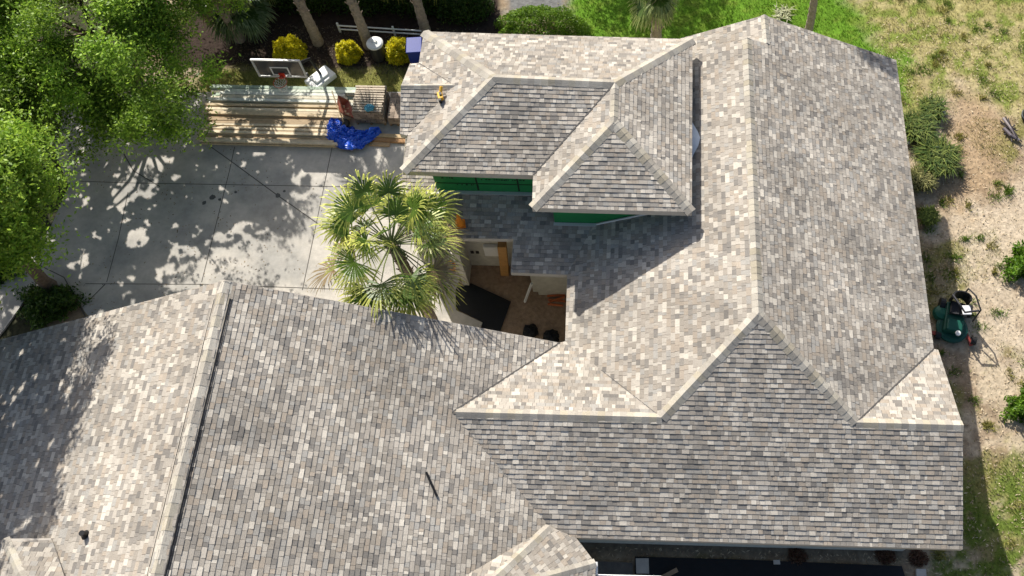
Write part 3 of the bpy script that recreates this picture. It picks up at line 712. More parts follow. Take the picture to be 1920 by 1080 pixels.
def bush(name, label, c, rad, n, size, base_col, tip, cat='bush', group=None, flat=.2, seedv=3, ragged=.15, shell=.35):
    global RNG; RNG = np.random.default_rng(seedv)
    e = empty(name, c, label, cat, group)
    d = unit(n); d[:, 2] = np.abs(d[:, 2]) * .999; r = (RNG.random((n, 1)) ** shell)
    th_ = np.arctan2(d[:, 1:2], d[:, :1])
    bump = 1 + .10 * np.sin(d[:, :1] * 9 + 1) * np.cos(d[:, 1:2] * 8) + ragged * (np.sin(th_ * 3 + seedv) * .3 + np.sin(th_ * 7 + seedv * 2) * .22 + np.sin(d[:, 2:] * 9 + th_ * 2) * .2)
    q = d * r * np.array(rad) * bump + np.array([c[0], c[1], c[2] + rad[2] * .05])
    q[:, :2] += (RNG.random((n, 2)) - .5) * .05
    P, C = leaves(q, size, base_col, .25, tip, flat); fast_mesh('foliage', P, C, M_LEAF, e)
    mb = MB()
    for k in range(7):
        a = k * .9; mb.tube([(c[0], c[1], c[2] - .05), (c[0] + math.cos(a) * rad[0] * .5, c[1] + math.sin(a) * rad[1] * .5, c[2] + rad[2] * .6)], [.03, .012], 5)
    mb.build('stem', M_BARK, e)
    return e
for i, (px, py, r, lb) in enumerate([(548, 106, .56, 'leftmost of the round yellow bushes, above the basketball backboard'), (656, 106, .44, 'middle round yellow bush, left of the trash can'), (752, 104, .50, 'rightmost round yellow bush, between the trash can and the roof')]):
    p = G(px, py); e = bush('yellow_bush', lb, (p.x, p.y, ZG), (r * 1.05, r, r * 1.55), 5200, .055, (.50, .48, .015), (.98, .84, .03), group='yellow croton bushes', seedv=30 + i, shell=.2)
p = G(1018, 66); bush('clipped_hedge', 'bright green mounded shrub on the lawn behind the upper roof', (p.x, p.y, ZG), (1.75, .9, 1.15), 16000, .045, (.10, .20, .015), (.22, .34, .03), seedv=51, shell=.12)
for i, (px, py, w_, lb) in enumerate([(470, 4, 1.6, 'dark hedge shrub at the top edge beside the big tree'), (585, 16, 1.5, 'dark hedge shrub behind the left palms'), (690, 18, 1.4, 'dark hedge shrub behind the trash can'), (790, 22, 1.3, 'dark hedge shrub behind the rightmost yellow bush'), (868, 34, 1.25, 'dark green hedge shrub just left of the grey gravel patch')]):
    p = G(px, py); bush('hedge_shrub', lb, (p.x, p.y + .4, ZG), (w_, .9, 1.7), 9000, .06, (.035, .075, .012), (.07, .13, .02), group='dark hedge behind the palms', seedv=70 + i)
for i, (px, py, r, lb) in enumerate([(95, 572, 1.0, 'dark low shrub filling the planting island behind the left wing roof'), (-12, 510, .9, 'dark shrub at the left edge under the bright tree'), (-5, 250, 1.1, 'dark shrub at the left edge between the two big trees')]):
    p = G(px, py); bush('island_shrub', lb, (p.x, p.y, ZG), (r, r * .8, .45), 5200, .06, (.04, .09, .014), (.12, .20, .03), group='dark shrubs on the left', seedv=170 + i, ragged=.6, shell=.5)
# shade tree just beyond the top of the picture
tree('shade_tree', 'broadleaf tree beyond the top edge shading the lawn by the small palm', (-2.4, 30.6, ZG), (-2.4, 30.6, 1.8), (1.9, 1.2, 1.7), .2, nclump=36, per=380, seed=17)

def spiky(name, label, c, r, n, h, base, tip, group=None, seedv=1, cat='plant'):
    """plant of long arching blades"""
    rs = random.Random(seedv); polys, pc = [], []
    for i in range(n):
        a = rs.uniform(0, 6.283); o = Vector((math.cos(a), math.sin(a), 0)); p0 = Vector(c) + Vector((rs.uniform(-r, r) * .6, rs.uniform(-r, r) * .6, 0)); L = h * rs.uniform(.6, 1.15); out = r * rs.uniform(.2, .75)
        s = Vector((-o.y, o.x, 0)) * rs.uniform(.012, .028)
        p1 = p0 + o * out * .5 + Vector((0, 0, L * .7)); p2 = p0 + o * out * 1.3 + Vector((0, 0, L * .75))
        f = rs.uniform(.6, 1.3); cb = Vector(base).lerp(Vector(tip), rs.random() ** 1.5) * f
        polys.append([p0 - s, p1 - s, p1 + s, p0 + s]); pc.append(cb * .9); polys.append([p1 - s, p2 - s * .1, p2 + s * .1, p1 + s]); pc.append(cb)
    e = empty(name, c, label, cat, group); fast_mesh('foliage', np.array(polys), np.array(pc), M_GRASS, e)
    mb = MB()
    for k in range(6): a = k * 1.05; mb.tube([(c[0], c[1], c[2] - .05), (c[0] + math.cos(a) * r * .3, c[1] + math.sin(a) * r * .3, c[2] + h * .4)], [.02, .01], 5)
    mb.build('stem', M_BARK, e); return e
def dk(px, py, r, n, h, lb, i, cols=((.05, .10, .018), (.24, .28, .06))):
    p = G(px, py); spiky('leafy_plant', lb, (p.x, p.y, ZG), r, n, h, cols[0], cols[1], 'weedy plants beside the main roof', 90 + i)
dk(1715, 250, .62, 1000, .7, 'dark green plant at the roof edge, upper one of the clump', 0)
dk(1745, 212, .5, 620, .5, 'dark green plant at the top right of the clump by the roof', 1)
dk(1752, 308, .72, 1300, .75, 'biggest dark green plant, below the upper clump by the roof', 2)
dk(1722, 345, .45, 900, .6, 'yellowish weedy plant between the roof edge and the biggest dark plant', 3, ((.13, .14, .04), (.34, .32, .12)))
dk(1738, 412, .32, 700, .4, 'small bright weed where the roof shadow begins', 4, ((.10, .15, .02), (.25, .30, .05)))
dk(1775, 300, .35, 500, .5, 'straggly yellow green weed right of the biggest dark plant', 5, ((.13, .14, .04), (.30, .30, .08)))
for i, (px, py, r, h, n, lb) in enumerate([(1920, 500, .62, .6, 2600, 'bright green bush cut by the right edge, upper one'), (1925, 768, .58, .6, 2400, 'bright green bush cut by the right edge, lower one')]):
    p = G(px, py); bush('green_bush', lb, (p.x, p.y, ZG), (r, r, h), n * 2, .07, (.075, .17, .012), (.20, .34, .03), group='bright bushes at the right edge', seedv=110 + i, ragged=1.0, shell=.5)

def grass():
    global RNG; RNG = np.random.default_rng(77)
    N = 330000; x = RNG.uniform(-16, 16.5, N); y = RNG.uniform(3.0, 27.5, N)
    n1 = fbm(x * .9, y * .9, 4); n2 = fbm(x * 2.7 + 40, y * 2.7, 4)
    prob = np.zeros(N); L = sm(sdf(x, y, R_LAWN) + (n1 - .5) * 1.6, .8); T = sm(sdf(x, y, R_TRANS) + (n1 - .5) * 2.5, 1.5) * (.25 + np.clip((n2 - .45) * 5, 0, .8))
    Gr = sm(sdf(x, y, R_GRASSR) + (n1 - .5) * 2, .9); S = sm(sdf(x, y, R_STRIP) + (n2 - .5) * .5, .3)
    W = np.clip((fbm(x * .7 + 9, y * .7 + 3, 5) - .54) * 8, 0, .9) * (x > 8.9)
    prob = np.maximum.reduce([L * .9, T * .7, Gr * np.clip((n2 - .36) * 7, .1, .9), S, W * .7, np.full(N, .02) * (x > 8.9)])
    keep = RNG.random(N) < prob; inhouse = ((x > -17.8) & (x < 8.0) & (y < 9.4)) | ((x > -6) & (x < 8.2) & (y < 19.8)) | ((x < -1.5) & (y < 20.7))
    keep &= ~inhouse
    x, y, L, T, Gr, S = [a[keep] for a in (x, y, L, T, Gr, S)]; n = len(x)
    g1 = np.array([.13, .27, .02]); g2 = np.array([.26, .27, .06]); g3 = np.array([.36, .30, .13])
    t = RNG.random((n, 1)); col = np.where(L[:, None] > .5, g1 * (1 - t * .5) + np.array([.22, .30, .03]) * t * .5, g2 * (1 - t) + g3 * t)
    col = np.where(Gr[:, None] > .5, np.array([.13, .20, .02]) * (1 - t * .6) + g2 * t * .6, col)
    col = col * RNG.uniform(.7, 1.25, (n, 1))
    a = RNG.uniform(0, 6.283, n); h = RNG.uniform(.035, .10, n); w = RNG.uniform(.008, .016, n); lx, ly = RNG.normal(0, .035, n), RNG.normal(0, .035, n)
    z0 = np.full(n, ZG - .03)
    p0 = np.stack([x - np.cos(a) * w, y - np.sin(a) * w, z0], 1); p1 = np.stack([x + np.cos(a) * w, y + np.sin(a) * w, z0], 1); p2 = np.stack([x + lx, y + ly, z0 + h + .03], 1)
    K = 150; kx = RNG.uniform(8.9, 16, K); ky = RNG.uniform(5, 26.5, K); nb = 90      # distinct weed tufts in the yard
    tx = (kx[:, None] + RNG.normal(0, 1, (K, nb)) * RNG.uniform(.04, .17, (K, 1))).ravel(); ty = (ky[:, None] + RNG.normal(0, 1, (K, nb)) * RNG.uniform(.04, .14, (K, 1))).ravel(); m_ = len(tx)
    a = RNG.uniform(0, 6.283, m_); w = RNG.uniform(.008, .018, m_); h2 = RNG.uniform(.05, .2, m_); lx, ly = RNG.normal(0, .07, m_), RNG.normal(0, .07, m_); z1_ = np.full(m_, ZG - .03)
    T3 = np.stack([np.stack([tx - np.cos(a) * w, ty - np.sin(a) * w, z1_], 1), np.stack([tx + np.cos(a) * w, ty + np.sin(a) * w, z1_], 1), np.stack([tx + lx, ty + ly, z1_ + h2], 1)], 1)
    kc = np.repeat(np.where(RNG.random((K, 1)) < .6, np.array([[.15, .24, .03]]), np.array([[.32, .30, .08]])), nb, 0) * RNG.uniform(.6, 1.3, (m_, 1))
    big = np.concatenate([np.stack([p0, p1, p2], 1), T3]); col = np.concatenate([col, kc]); p0, p1, p2 = big[:, 0], big[:, 1], big[:, 2]
    o = fast_mesh('grass', np.stack([p0, p1, p2], 1), col, M_GRASS, None, 3); tag(o, 'green and yellow grass on the lawn and in patches over the sandy yard', 'grass', kind='stuff')
grass()
def litter():
    global RNG; RNG = np.random.default_rng(5)
    N = 9000; x = RNG.uniform(8.6, 15, N); y = RNG.uniform(4, 25, N)
    N2 = 3500; x = np.concatenate([x, RNG.uniform(-15, -6, N2), RNG.uniform(-1, 8.3, 900)]); y = np.concatenate([y, RNG.uniform(21.8, 24, N2), RNG.uniform(4.3, 5.1, 900)]); n = len(x)
    c = np.stack([x, y, np.full(n, ZG + .012)], 1); a = RNG.uniform(0, 6.283, n); s = RNG.uniform(.02, .07, n); w = RNG.uniform(.004, .016, n)
    d = np.stack([np.cos(a) * s, np.sin(a) * s, RNG.normal(0, .008, n)], 1); e = np.stack([-np.sin(a) * w, np.cos(a) * w, RNG.normal(0, .004, n)], 1)
    P = np.stack([c - d, c - e, c + d, c + e], 1); t = RNG.random((n, 1)); C = np.array([.20, .13, .08]) * (1 - t) + np.array([.62, .52, .36]) * t
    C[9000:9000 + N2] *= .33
    N3 = 2600; q0, q1 = G(150, 540), G(760, 275); cx = RNG.uniform(-18.5, -8, N3); cy = RNG.uniform(10.5, 18.6, N3); k_ = RNG.random(N3) < np.clip(fbm(cx * 1.3, cy * 1.3, 4) * 2.4 - .9, .03, 1) * np.clip((-9 - cx) / 5, .15, 1)
    cx, cy = cx[k_], cy[k_]; n3_ = len(cx); c3 = np.stack([cx, cy, np.full(n3_, ZG + .058)], 1); a = RNG.uniform(0, 6.283, n3_); s3 = RNG.uniform(.015, .045, n3_); w3 = RNG.uniform(.006, .018, n3_)
    d3_ = np.stack([np.cos(a) * s3, np.sin(a) * s3, RNG.uniform(0, .01, n3_)], 1); e3 = np.stack([-np.sin(a) * w3, np.cos(a) * w3, RNG.uniform(0, .01, n3_)], 1)
    P = np.concatenate([P, np.stack([c3 - d3_, c3 - e3, c3 + d3_, c3 + e3], 1)]); t3 = RNG.random((n3_, 1)); C = np.concatenate([C, np.array([.12, .08, .05]) * (1 - t3) + np.array([.30, .23, .12]) * t3])
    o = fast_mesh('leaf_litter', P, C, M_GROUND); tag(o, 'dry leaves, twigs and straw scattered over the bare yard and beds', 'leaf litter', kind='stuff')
litter()

# ------------------------------------------------------------------ building material and yard things
def plank(name, x0, x1, y, z, w, th, col, label, group, rz=0.0, z1=None):
    mb = MB(); L = x1 - x0; mb.box((0, 0, 0), (L, w, th), 0, col)
    o = mb.build(name, M_WOOD); o.location = ((x0 + x1) / 2, y, z + th / 2); o.rotation_euler = (0, 0 if z1 is None else -math.atan2(z1 - z, L), rz)
    return tag(o, label, 'board', group)
random.seed(21)
ORD = ['nearest', 'second', 'third', 'fourth', 'fifth', 'sixth', 'seventh', 'eighth', 'ninth', 'tenth', 'eleventh', 'twelfth', 'thirteenth', 'fourteenth', 'fifteenth', 'sixteenth', 'seventeenth', 'farthest']
zg = ZG + .05
P = dict(x0=G(392, 230).x, x1=G(646, 230).x)
ys = np.linspace(G(500, 274).y, G(500, 206).y, 18)
k = 0
for layer in range(3):
    for i, y in enumerate(ys):
        if layer == 2 and i in (2, 3, 7, 11, 12, 16): continue
        if layer == 1 and i in (0,): continue
        c = random.choice([(.52, .41, .26), (.60, .49, .33), (.45, .33, .20), (.64, .54, .38), (.36, .25, .14)]); f = random.uniform(.85, 1.15); c = tuple(a * f for a in c)
        dx0, dx1 = random.uniform(-.35, .15), random.uniform(-.25, .3)
        od = ORD[i]
        if layer == 0: lb = f'brown board in the bottom layer of the lumber pile, {od} from the driveway side'
        elif layer == 1: lb = f'brown board in the middle layer of the lumber pile, {od} from the driveway side'
        else: lb = f'brown board in the top layer of the lumber pile, row {od} from the driveway side'
        plank('lumber_board', P['x0'] + dx0 + .12, P['x1'] + dx1, y + random.uniform(-.02, .02), zg + layer * .075 + random.uniform(0, .012), .10, .065, c, lb, ('bottom boards', 'middle boards', 'top boards')[layer] + ' of the brown lumber pile', random.uniform(-.012, .012)); k += 1
ys = np.linspace(G(500, 196).y, G(500, 172).y, 5)
for layer in range(3):
    for i, y in enumerate(ys):
        c = random.choice([(.62, .66, .55), (.68, .69, .60), (.38, .46, .36), (.60, .55, .42)])
        x0 = G(412, 180).x + random.uniform(-.3, .3); x1 = G(648 + 26 * (i > 2) + 60 * (layer == 0), 180).x + random.uniform(-.2, .2)
        plank('treated_board', x0, x1, y, zg + layer * .08, .12, .075, c, 'pale green board behind the brown lumber, ' + ('bottom', 'middle', 'top')[layer] + ' layer, ' + ORD[i] + ' row from the brown boards', ('bottom', 'middle', 'top')[layer] + ' pale green boards', random.uniform(-.015, .015))
for i, (a, b_, th_, c, lb) in enumerate([((692, 262), (764, 256), .10, (.50, .36, .20), 'light wide board poking out from under the roof corner beside the blue tarp'), ((700, 268), (768, 266), .08, (.36, .20, .09), 'reddish brown board under the light one beside the blue tarp'), ((694, 274), (716, 272), .05, (.45, .30, .16), 'short board end in front of the blue tarp')]):
    p, q = G(*a), G(*b_); plank('lumber_board', p.x, q.x + .3, (p.y + q.y) / 2, zg + .01, .15, th_, c, lb, None, -.03)
# pallet of stone with slats on top
def stone_pallet(name, cx, cy, w, d, h, label, slats=True, seedv=1):
    rs = random.Random(seedv); e = empty(name, (cx, cy, zg), label, 'pallet')
    mb = MB()
    for i in range(6): mb.box((cx, cy - d / 2 + .06 + i * (d - .12) / 5, zg + .11), (w, .09, .022), 0, (.36, .25, .15))
    for x in (-w / 2 + .05, 0, w / 2 - .05): mb.box((cx + x, cy, zg + .05), (.06, d, .095), 0, (.33, .22, .13))
    mb.build('pallet', M_WOOD, e)
    rows = int(h / .12)
    for r in range(rows):
        b = MB(); nx = 5; x = -w / 2
        while x < w / 2 - .05:
            bw = min(rs.uniform(.16, .34), w / 2 - x); y = -d / 2
            while y < d / 2 - .05:
                bd = min(rs.uniform(.2, .36), d / 2 - y); f = rs.uniform(.7, 1.25)
                b.box((cx + x + bw / 2, cy + y + bd / 2, zg + .125 + r * .12 + .055), (bw - .012, bd - .012, .105 + rs.uniform(-.01, .012)), rs.uniform(-.03, .03), (.30 * f, .235 * f, .18 * f)); y += bd
            x += bw
        b.build('stone_layer', M_STONE, e)
    if slats:
        n = 11; z = zg + .13 + rows * .12
        for i in range(n):
            s_ = MB(); yy = cy - d / 2 + .05 + i * (d - .1) / (n - 1); f = rs.uniform(.8, 1.2); s_.box((cx + rs.uniform(-.02, .02), yy, z + .05), (w * rs.uniform(.93, 1.02), .062, .02), rs.uniform(-.02, .02), (.50 * f, .42 * f, .32 * f)); s_.build('slat', M_WOOD, e)
        for x in (-w / 2 + .06, 0, w / 2 - .06): s_ = MB(); s_.box((cx + x, cy, z + .02), (.05, d, .035), 0, (.30, .22, .14)); s_.build('bearer', M_WOOD, e)
    return e
p = G(697, 238); stone_pallet('stone_pallet', p.x + .0, p.y + .62, 1.08, 1.15, .62, 'stack of brown stone on a pallet with a slatted pallet top, beside the blue tarp', seedv=3)
p = G(745, 238); stone_pallet('stone_pallet', p.x + .05, p.y + .55, .62, 1.1, .42, 'low stack of brown stone tight against the roof corner', False, 5)
def cloth(name, label, cat, pts, widths, zb, m, amp=.12, nu=46, nv=16, seedv=1, lift=.1):
    rs = np.random.default_rng(seedv); pts = [Vector(q) for q in pts]; mb = MB(); grid = []
    ts = np.linspace(0, len(pts) - 1.001, nu)
    for t in ts:
        i = int(t); f = t - i; p0 = pts[max(i - 1, 0)]; p1 = pts[i]; p2 = pts[i + 1]; p3 = pts[min(i + 2, len(pts) - 1)]
        c = .5 * ((2 * p1) + (p2 - p0) * f + (2 * p0 - 5 * p1 + 4 * p2 - p3) * f * f + (3 * p1 - p0 - 3 * p2 + p3) * f ** 3)
        d = (p2 - p1).normalized(); s = Vector((-d.y, d.x, 0)); w = widths[i] * (1 - f) + widths[i + 1] * f; row = []
        for j in range(nv):
            v = (j / (nv - 1) - .5) * 2; n_ = mnoise.noise(Vector((c.x * 3 + v * .8, c.y * 3 - v, seedv))); n2 = mnoise.noise(Vector((t * 2.2, v * 2.5, seedv + 4)))
            q = c + s * v * w * (1 + .25 * n_) + Vector((n2 * .05, n_ * .05, 0)); q.z = zb + lift * (1 - v * v) + max(0, amp * (n2 + .35) + amp * .8 * n_) + .01 + abs(mnoise.noise(Vector((t * 6, v * 6, 2)))) * amp * .5
            row.append(q)
        grid.append(row)
    for a, b in zip(grid[:-1], grid[1:]):
        for j in range(nv - 1): mb.face([a[j], b[j], b[j + 1], a[j + 1]])
    o = mb.build(name, m, None, smooth=True); sd = o.modifiers.new('thickness', 'SOLIDIFY'); sd.thickness = .006
    return tag(o, label, cat)
cloth('blue_tarp', 'crumpled bright blue tarp lying in a crescent between the lumber and the stone pallet', 'tarp',
      [G(628, 232, zg), G(636, 252, zg), G(660, 266, zg), G(688, 262, zg), G(714, 247, zg)], [.22, .48, .42, .26, .12], zg + .0, M_TARP, amp=.2, seedv=4, lift=.22)
cloth('blue_tarp', 'fold of blue tarp trailing off the crescent onto the concrete', 'tarp', [G(660, 262, zg), G(672, 272, zg), G(684, 280, zg)], [.3, .25, .12], zg + .02, M_TARP, amp=.12, nu=20, nv=10, seedv=6, lift=.1)
zt = zg + .13 + 5 * .12 + .08
p = G(692, 205, zt); mclo = mat('light_blue_cloth', (.10, .34, .45), .8, noise=.3, nscale=12)
cloth('blue_cloth', 'small light blue cloth lying on the slats of the stone pallet', 'cloth', [G(684, 204, zt), G(692, 203, zt), G(702, 204, zt)], [.12, .18, .1], zt + .0, mclo, amp=.06, nu=14, nv=8, seedv=9, lift=.05)
# red brown tray leaning between the lumber and the pallet
def wheelbarrow():
    p = G(655, 218); e = empty('wheelbarrow', (p.x, p.y, zg), 'narrow red brown wheelbarrow tipped up between the lumber and the stone pallet', 'wheelbarrow')
    m_ = MB(); R_ = Matrix.Rotation(.42, 3, 'Z') @ Matrix.Rotation(1.05, 3, 'Y')
    c = Vector((p.x, p.y + .1, zg + .38)); 
    out = [Vector(v) for v in [(-.30, -.42, 0), (.30, -.42, 0), (.26, .42, 0), (-.26, .42, 0)]]; inn = [Vector(v) for v in [(-.18, -.22, -.2), (.18, -.22, -.2), (.15, .3, -.2), (-.15, .3, -.2)]]
    O = [c + R_ @ v for v in out]; I = [c + R_ @ v for v in inn]
    for i in range(4): j = (i + 1) % 4; m_.face([O[i], O[j], I[j], I[i]], (.26, .07, .045))
    m_.face(I[::-1], (.26, .07, .045)); t_ = m_.build('tray', M_PAINT, e); sd = t_.modifiers.new('s', 'SOLIDIFY'); sd.thickness = .012
    for s in (-1, 1):
        h = MB(); h.tube([c + R_ @ Vector((s * .1, -.55, -.25)), c + R_ @ Vector((s * .2, .1, -.24)), c + R_ @ Vector((s * .28, .75, -.18))], .02, 6, (.40, .30, .18)); h.build('handle', M_PAINT, e)
    w = MB(); o = c + R_ @ Vector((0, -.58, -.27)); ax = R_ @ Vector((1, 0, 0)); w.tube([o - ax * .045, o + ax * .045], .16, 18, (.02, .02, .02)); w.build('wheel', M_PAINT, e)
wheelbarrow()
def hoop():
    b = G(603, 152); e = empty('basketball_hoop', (b.x, b.y, ZG), 'portable basketball hoop with smoked backboard and white base in front of the palm bed', 'basketball hoop')
    z0 = ZG + 1.62; c = G(531, 143, z0)      # bottom centre of the board
    rz = .0; w, h = 1.62, .86
    m_ = MB(); m_.box((0, 0, h / 2), (w - .1, .025, h - .1)); bo = m_.build('backboard', M_SMOKE, e, local=True); off = Vector(c) - Vector((b.x, b.y, ZG)); bo.location = off
    fr = MB()
    for x in (-w / 2, w / 2): fr.box((x, 0, h / 2), (.05, .06, h + .05))
    for z in (0, h): fr.box((0, 0, z), (w - .05, .06, .06))
    fo = fr.build('frame', M_FLASH, e, local=True); fo.location = off
    sq = MB(); 
    for x in (-.29, .29): sq.box((x, -.018, .3), (.045, .012, .42))
    for z in (.11, .49): sq.box((0, -.018, z), (.54, .012, .045))
    s2 = sq.build('target_square', M_WHITE, e, local=True); s2.location = off
    rm = MB(); rc = Vector((0, -.36, .12)); rm.tube([rc + Vector((math.cos(a) * .23, math.sin(a) * .23, 0)) for a in np.linspace(0, 2 * math.pi, 25)], .014, 6, (.55, .12, .06), cap=False)
    rm.box((0, -.09, .10), (.14, .16, .03), 0, (.75, .06, .03)); rm.box((0, -.03, .10), (.2, .03, .2), 0, (.75, .06, .03)); r2 = rm.build('rim', M_PAINT, e, local=True); r2.location = off
    ne = MB()
    for k in range(12):
        a, a2 = k / 12 * 6.283, (k + 1) / 12 * 6.283
        ne.tube([rc + Vector((math.cos(a) * .22, math.sin(a) * .22, 0)), rc + Vector((math.cos(a2) * .15, math.sin(a2) * .15, -.2)), rc + Vector((math.cos(a) * .12, math.sin(a) * .12, -.4))], .006, 4, (.7, .7, .68))
        ne.tube([rc + Vector((math.cos(a2) * .22, math.sin(a2) * .22, 0)), rc + Vector((math.cos(a) * .15, math.sin(a) * .15, -.2)), rc + Vector((math.cos(a2) * .12, math.sin(a2) * .12, -.4))], .006, 4, (.7, .7, .68))
    n2 = ne.build('net', M_PAINT, e, local=True); n2.location = off
    po = MB(); po.tube([(0.05, .1, .1), (-.1, .05, 1.2), tuple(off + Vector((.15, .35, .1)))], .05, 10); po.tube([tuple(off + Vector((.15, .35, .1))), tuple(off + Vector((.1, .03, .5)))], .035, 8); po.tube([(-.1, .05, 1.2), tuple(off + Vector((.1, .03, .15)))], .03, 8)
    po.build('pole', M_BLACKM, e, local=True)
    ba = MB(); ba.box((0, 0, .12), (.62, 1.0, .24), -.7); ba.box((-.02, .02, .27), (.42, .6, .08), -.7); ba.build('base_tank', M_WHITE, e, local=True, bevel=.05)
    wh = MB(); 
    for s in (-1, 1): wh.tube([(-.36 + s * .13, .30 + s * .1, .12), (-.36 + s * .2, .30 + s * .16, .12)], .09, 12)
    wh.build('wheel', M_BLACKM, e, local=True)
hoop()
def trash_can():
    p = G(712, 108); e = empty('trash_can', p, 'dark trash can with a round white lid between two yellow bushes', 'trash can')
    m_ = MB(); m_.lathe((0, 0, 0), [(.2, 0), (.25, .05), (.27, .78), (.285, .80)], 22, (.03, .03, .032)); m_.build('can', M_PAINT, e, local=True, smooth=False)
    m_ = MB(); m_.lathe((0, 0, .80), [(.30, -.03), (.305, .02), (.26, .06), (.12, .085), (.1, .10), (.02, .11)], 26); l_ = m_.build('lid', M_WHITE, e, local=True)
    h_ = MB(); h_.tube([(-.09, 0, .9), (-.06, 0, .95), (.06, 0, .95), (.09, 0, .9)], .018, 8); h_.build('handle', M_WHITE, e, local=True)
trash_can()
def blue_bin():
    p = G(786, 118); e = empty('blue_bin', (p.x, p.y, ZG), 'tall blue wheeled bin half hidden behind the upper roof corner', 'bin')
    m_ = MB(); m_.box((0, 0, .5), (.5, .62, .9), .1, (.001, .02, .22)); m_.build('body', M_PAINT, e, local=True, bevel=.04)
    m_ = MB(); m_.box((0, 0, .99), (.56, .7, .07), .1, (.001, .02, .22)); m_.build('lid', M_PAINT, e, local=True, bevel=.02)
    m_ = MB(); m_.tube([(-.24, .36, .9), (.24, .36, .9)], .02, 8, (.02, .02, .02)); m_.build('handle', M_PAINT, e, local=True)
    for s in (-1, 1): m_ = MB(); m_.tube([(s * .2, .28, .1), (s * .27, .28, .1)], .1, 14, (.02, .02, .02)); m_.build('wheel', M_PAINT, e, local=True)
blue_bin()
def rail():
    a, b = G(638, 62), G(794, 72); e = empty('low_fence', a, 'low white two rail fence behind the trash can and yellow bushes', 'fence')
    for z in (.22, .42):
        m_ = MB(); m_.tube([Vector((a.x, a.y, ZG + z)), Vector((b.x, b.y, ZG + z))], .028, 8); m_.build('rail', M_WHITE, e)
    for t in (0, .33, .66, 1): m_ = MB(); p = a.lerp(b, t); m_.box((p.x, p.y + .05, ZG + .25), (.07, .05, .5)); m_.build('post', M_WHITE, e)
rail()
def cone():
    p = G(863, 420, .40); e = empty('safety_cone', (p.x, p.y, .38), 'orange safety cone on the edge of the entry roof behind the big palm', 'cone')
    m_ = MB(); m_.box((0, 0, .02), (.3, .3, .04), .2, (.75, .22, .02)); m_.build('base', M_PAINT, e, local=True)
    m_ = MB(); m_.lathe((0, 0, .04), [(.12, 0), (.035, .5), (.03, .51)], 18, (.85, .27, .02)); m_.build('body', M_PAINT, e, local=True)
    q = G(848, 508); e = empty('bucket', (q.x, q.y, ZG + .05), 'small orange bucket on the concrete below the big palm', 'bucket')
    m_ = MB(); m_.lathe((0, 0, 0), [(.13, 0), (.16, .34), (.17, .36), (.145, .36), (.12, .04)], 20, (.80, .28, .03)); m_.build('body', M_PAINT, e, local=True)
    m_ = MB(); m_.tube([(-.16, 0, .34), (-.1, -.08, .42), (.1, -.08, .42), (.16, 0, .34)], .008, 5, (.6, .6, .6)); m_.build('handle', M_PAINT, e, local=True)
cone()
# courtyard things
def quad_prism(name, pts, z, th, m, label, cat, bevel=0):
    P = [Vector((p[0], p[1], z)) for p in pts]; mb = MB(); T = [p + Vector((0, 0, th)) for p in P]; mb.face(T)
    ar = sum(P[i].x * P[(i + 1) % len(P)].y - P[(i + 1) % len(P)].x * P[i].y for i in range(len(P)))
    for i in range(len(P)):
        j = (i + 1) % len(P); q = [P[i], P[j], T[j], T[i]]; mb.face(q)
    o = mb.build(name, m); return tag(o, label, cat)
quad_prism('black_sheet', PG((838, 548), (848, 540), (872, 536), (884, 532), (958, 566), (950, 588), (938, 622), (904, 616), (905, 604), (845, 574)), ZG + .0, .035, M_BLKTARP, 'black plastic sheet spread on the brown soil of the entry court', 'sheet')
quad_prism('concrete_slab', PG((846, 578), (905, 606), (898, 622), (850, 612)), ZG + .0, .045, M_CONC, 'small grey slab below the black sheet next to the left wing roof', 'slab')
def lean(name, label, cat, p0, p1, w, th, m, col=(1, 1, 1)):
    p0, p1 = Vector(p0), Vector(p1); d = (p1 - p0).normalized(); s = d.cross(Vector((0, 0, 1))).normalized() if abs(d.z) < .98 else Vector((1, 0, 0)); u = s.cross(d)
    mb = MB(); q = lambda o: [o - s * w / 2 - u * th / 2, o + s * w / 2 - u * th / 2, o + s * w / 2 + u * th / 2, o - s * w / 2 + u * th / 2]
    a, b = q(p0), q(p1)
    for i in range(4): j = (i + 1) % 4; mb.face([a[i], a[j], b[j], b[i]], col)
    mb.face(a[::-1], col); mb.face(b, col); return tag(mb.build(name, m), label, cat)
pz = G(941, 458, -.45)
lean('wooden_post', 'orange brown timber post standing at the corner of the entry wall', 'post', (G(947, 512).x, G(947, 512).y, ZG), (pz.x, pz.y, -.45), .26, .2, M_WOOD, (.42, .22, .07))
p = G(984, 566); q = G(997, 531, -2.2); lean('white_pipe', 'thin white pipe leaning near the post in the entry court', 'pipe', p, q, .06, .06, M_WHITE)
for i, (a, b_, lb) in enumerate([((1026, 555), (1060, 553), 'orange pipe nearest the wall in the entry court corner'), ((1028, 562), (1060, 565), 'middle orange pipe lying in the entry court corner'), ((1030, 566), (1058, 557), 'crossed orange pipe in the entry court corner'), ((1027, 570), (1056, 573), 'orange pipe farthest from the wall in the entry court corner')]):
    mb = MB(); mb.tube([G(*a, z=ZG + .05 + .05 * i), G(*b_, z=ZG + .05 + .05 * i)], .04, 8, (.48, .13, .04)); tag(mb.build('orange_pipe', M_PAINT), lb, 'pipe', 'orange pipes in the entry court')
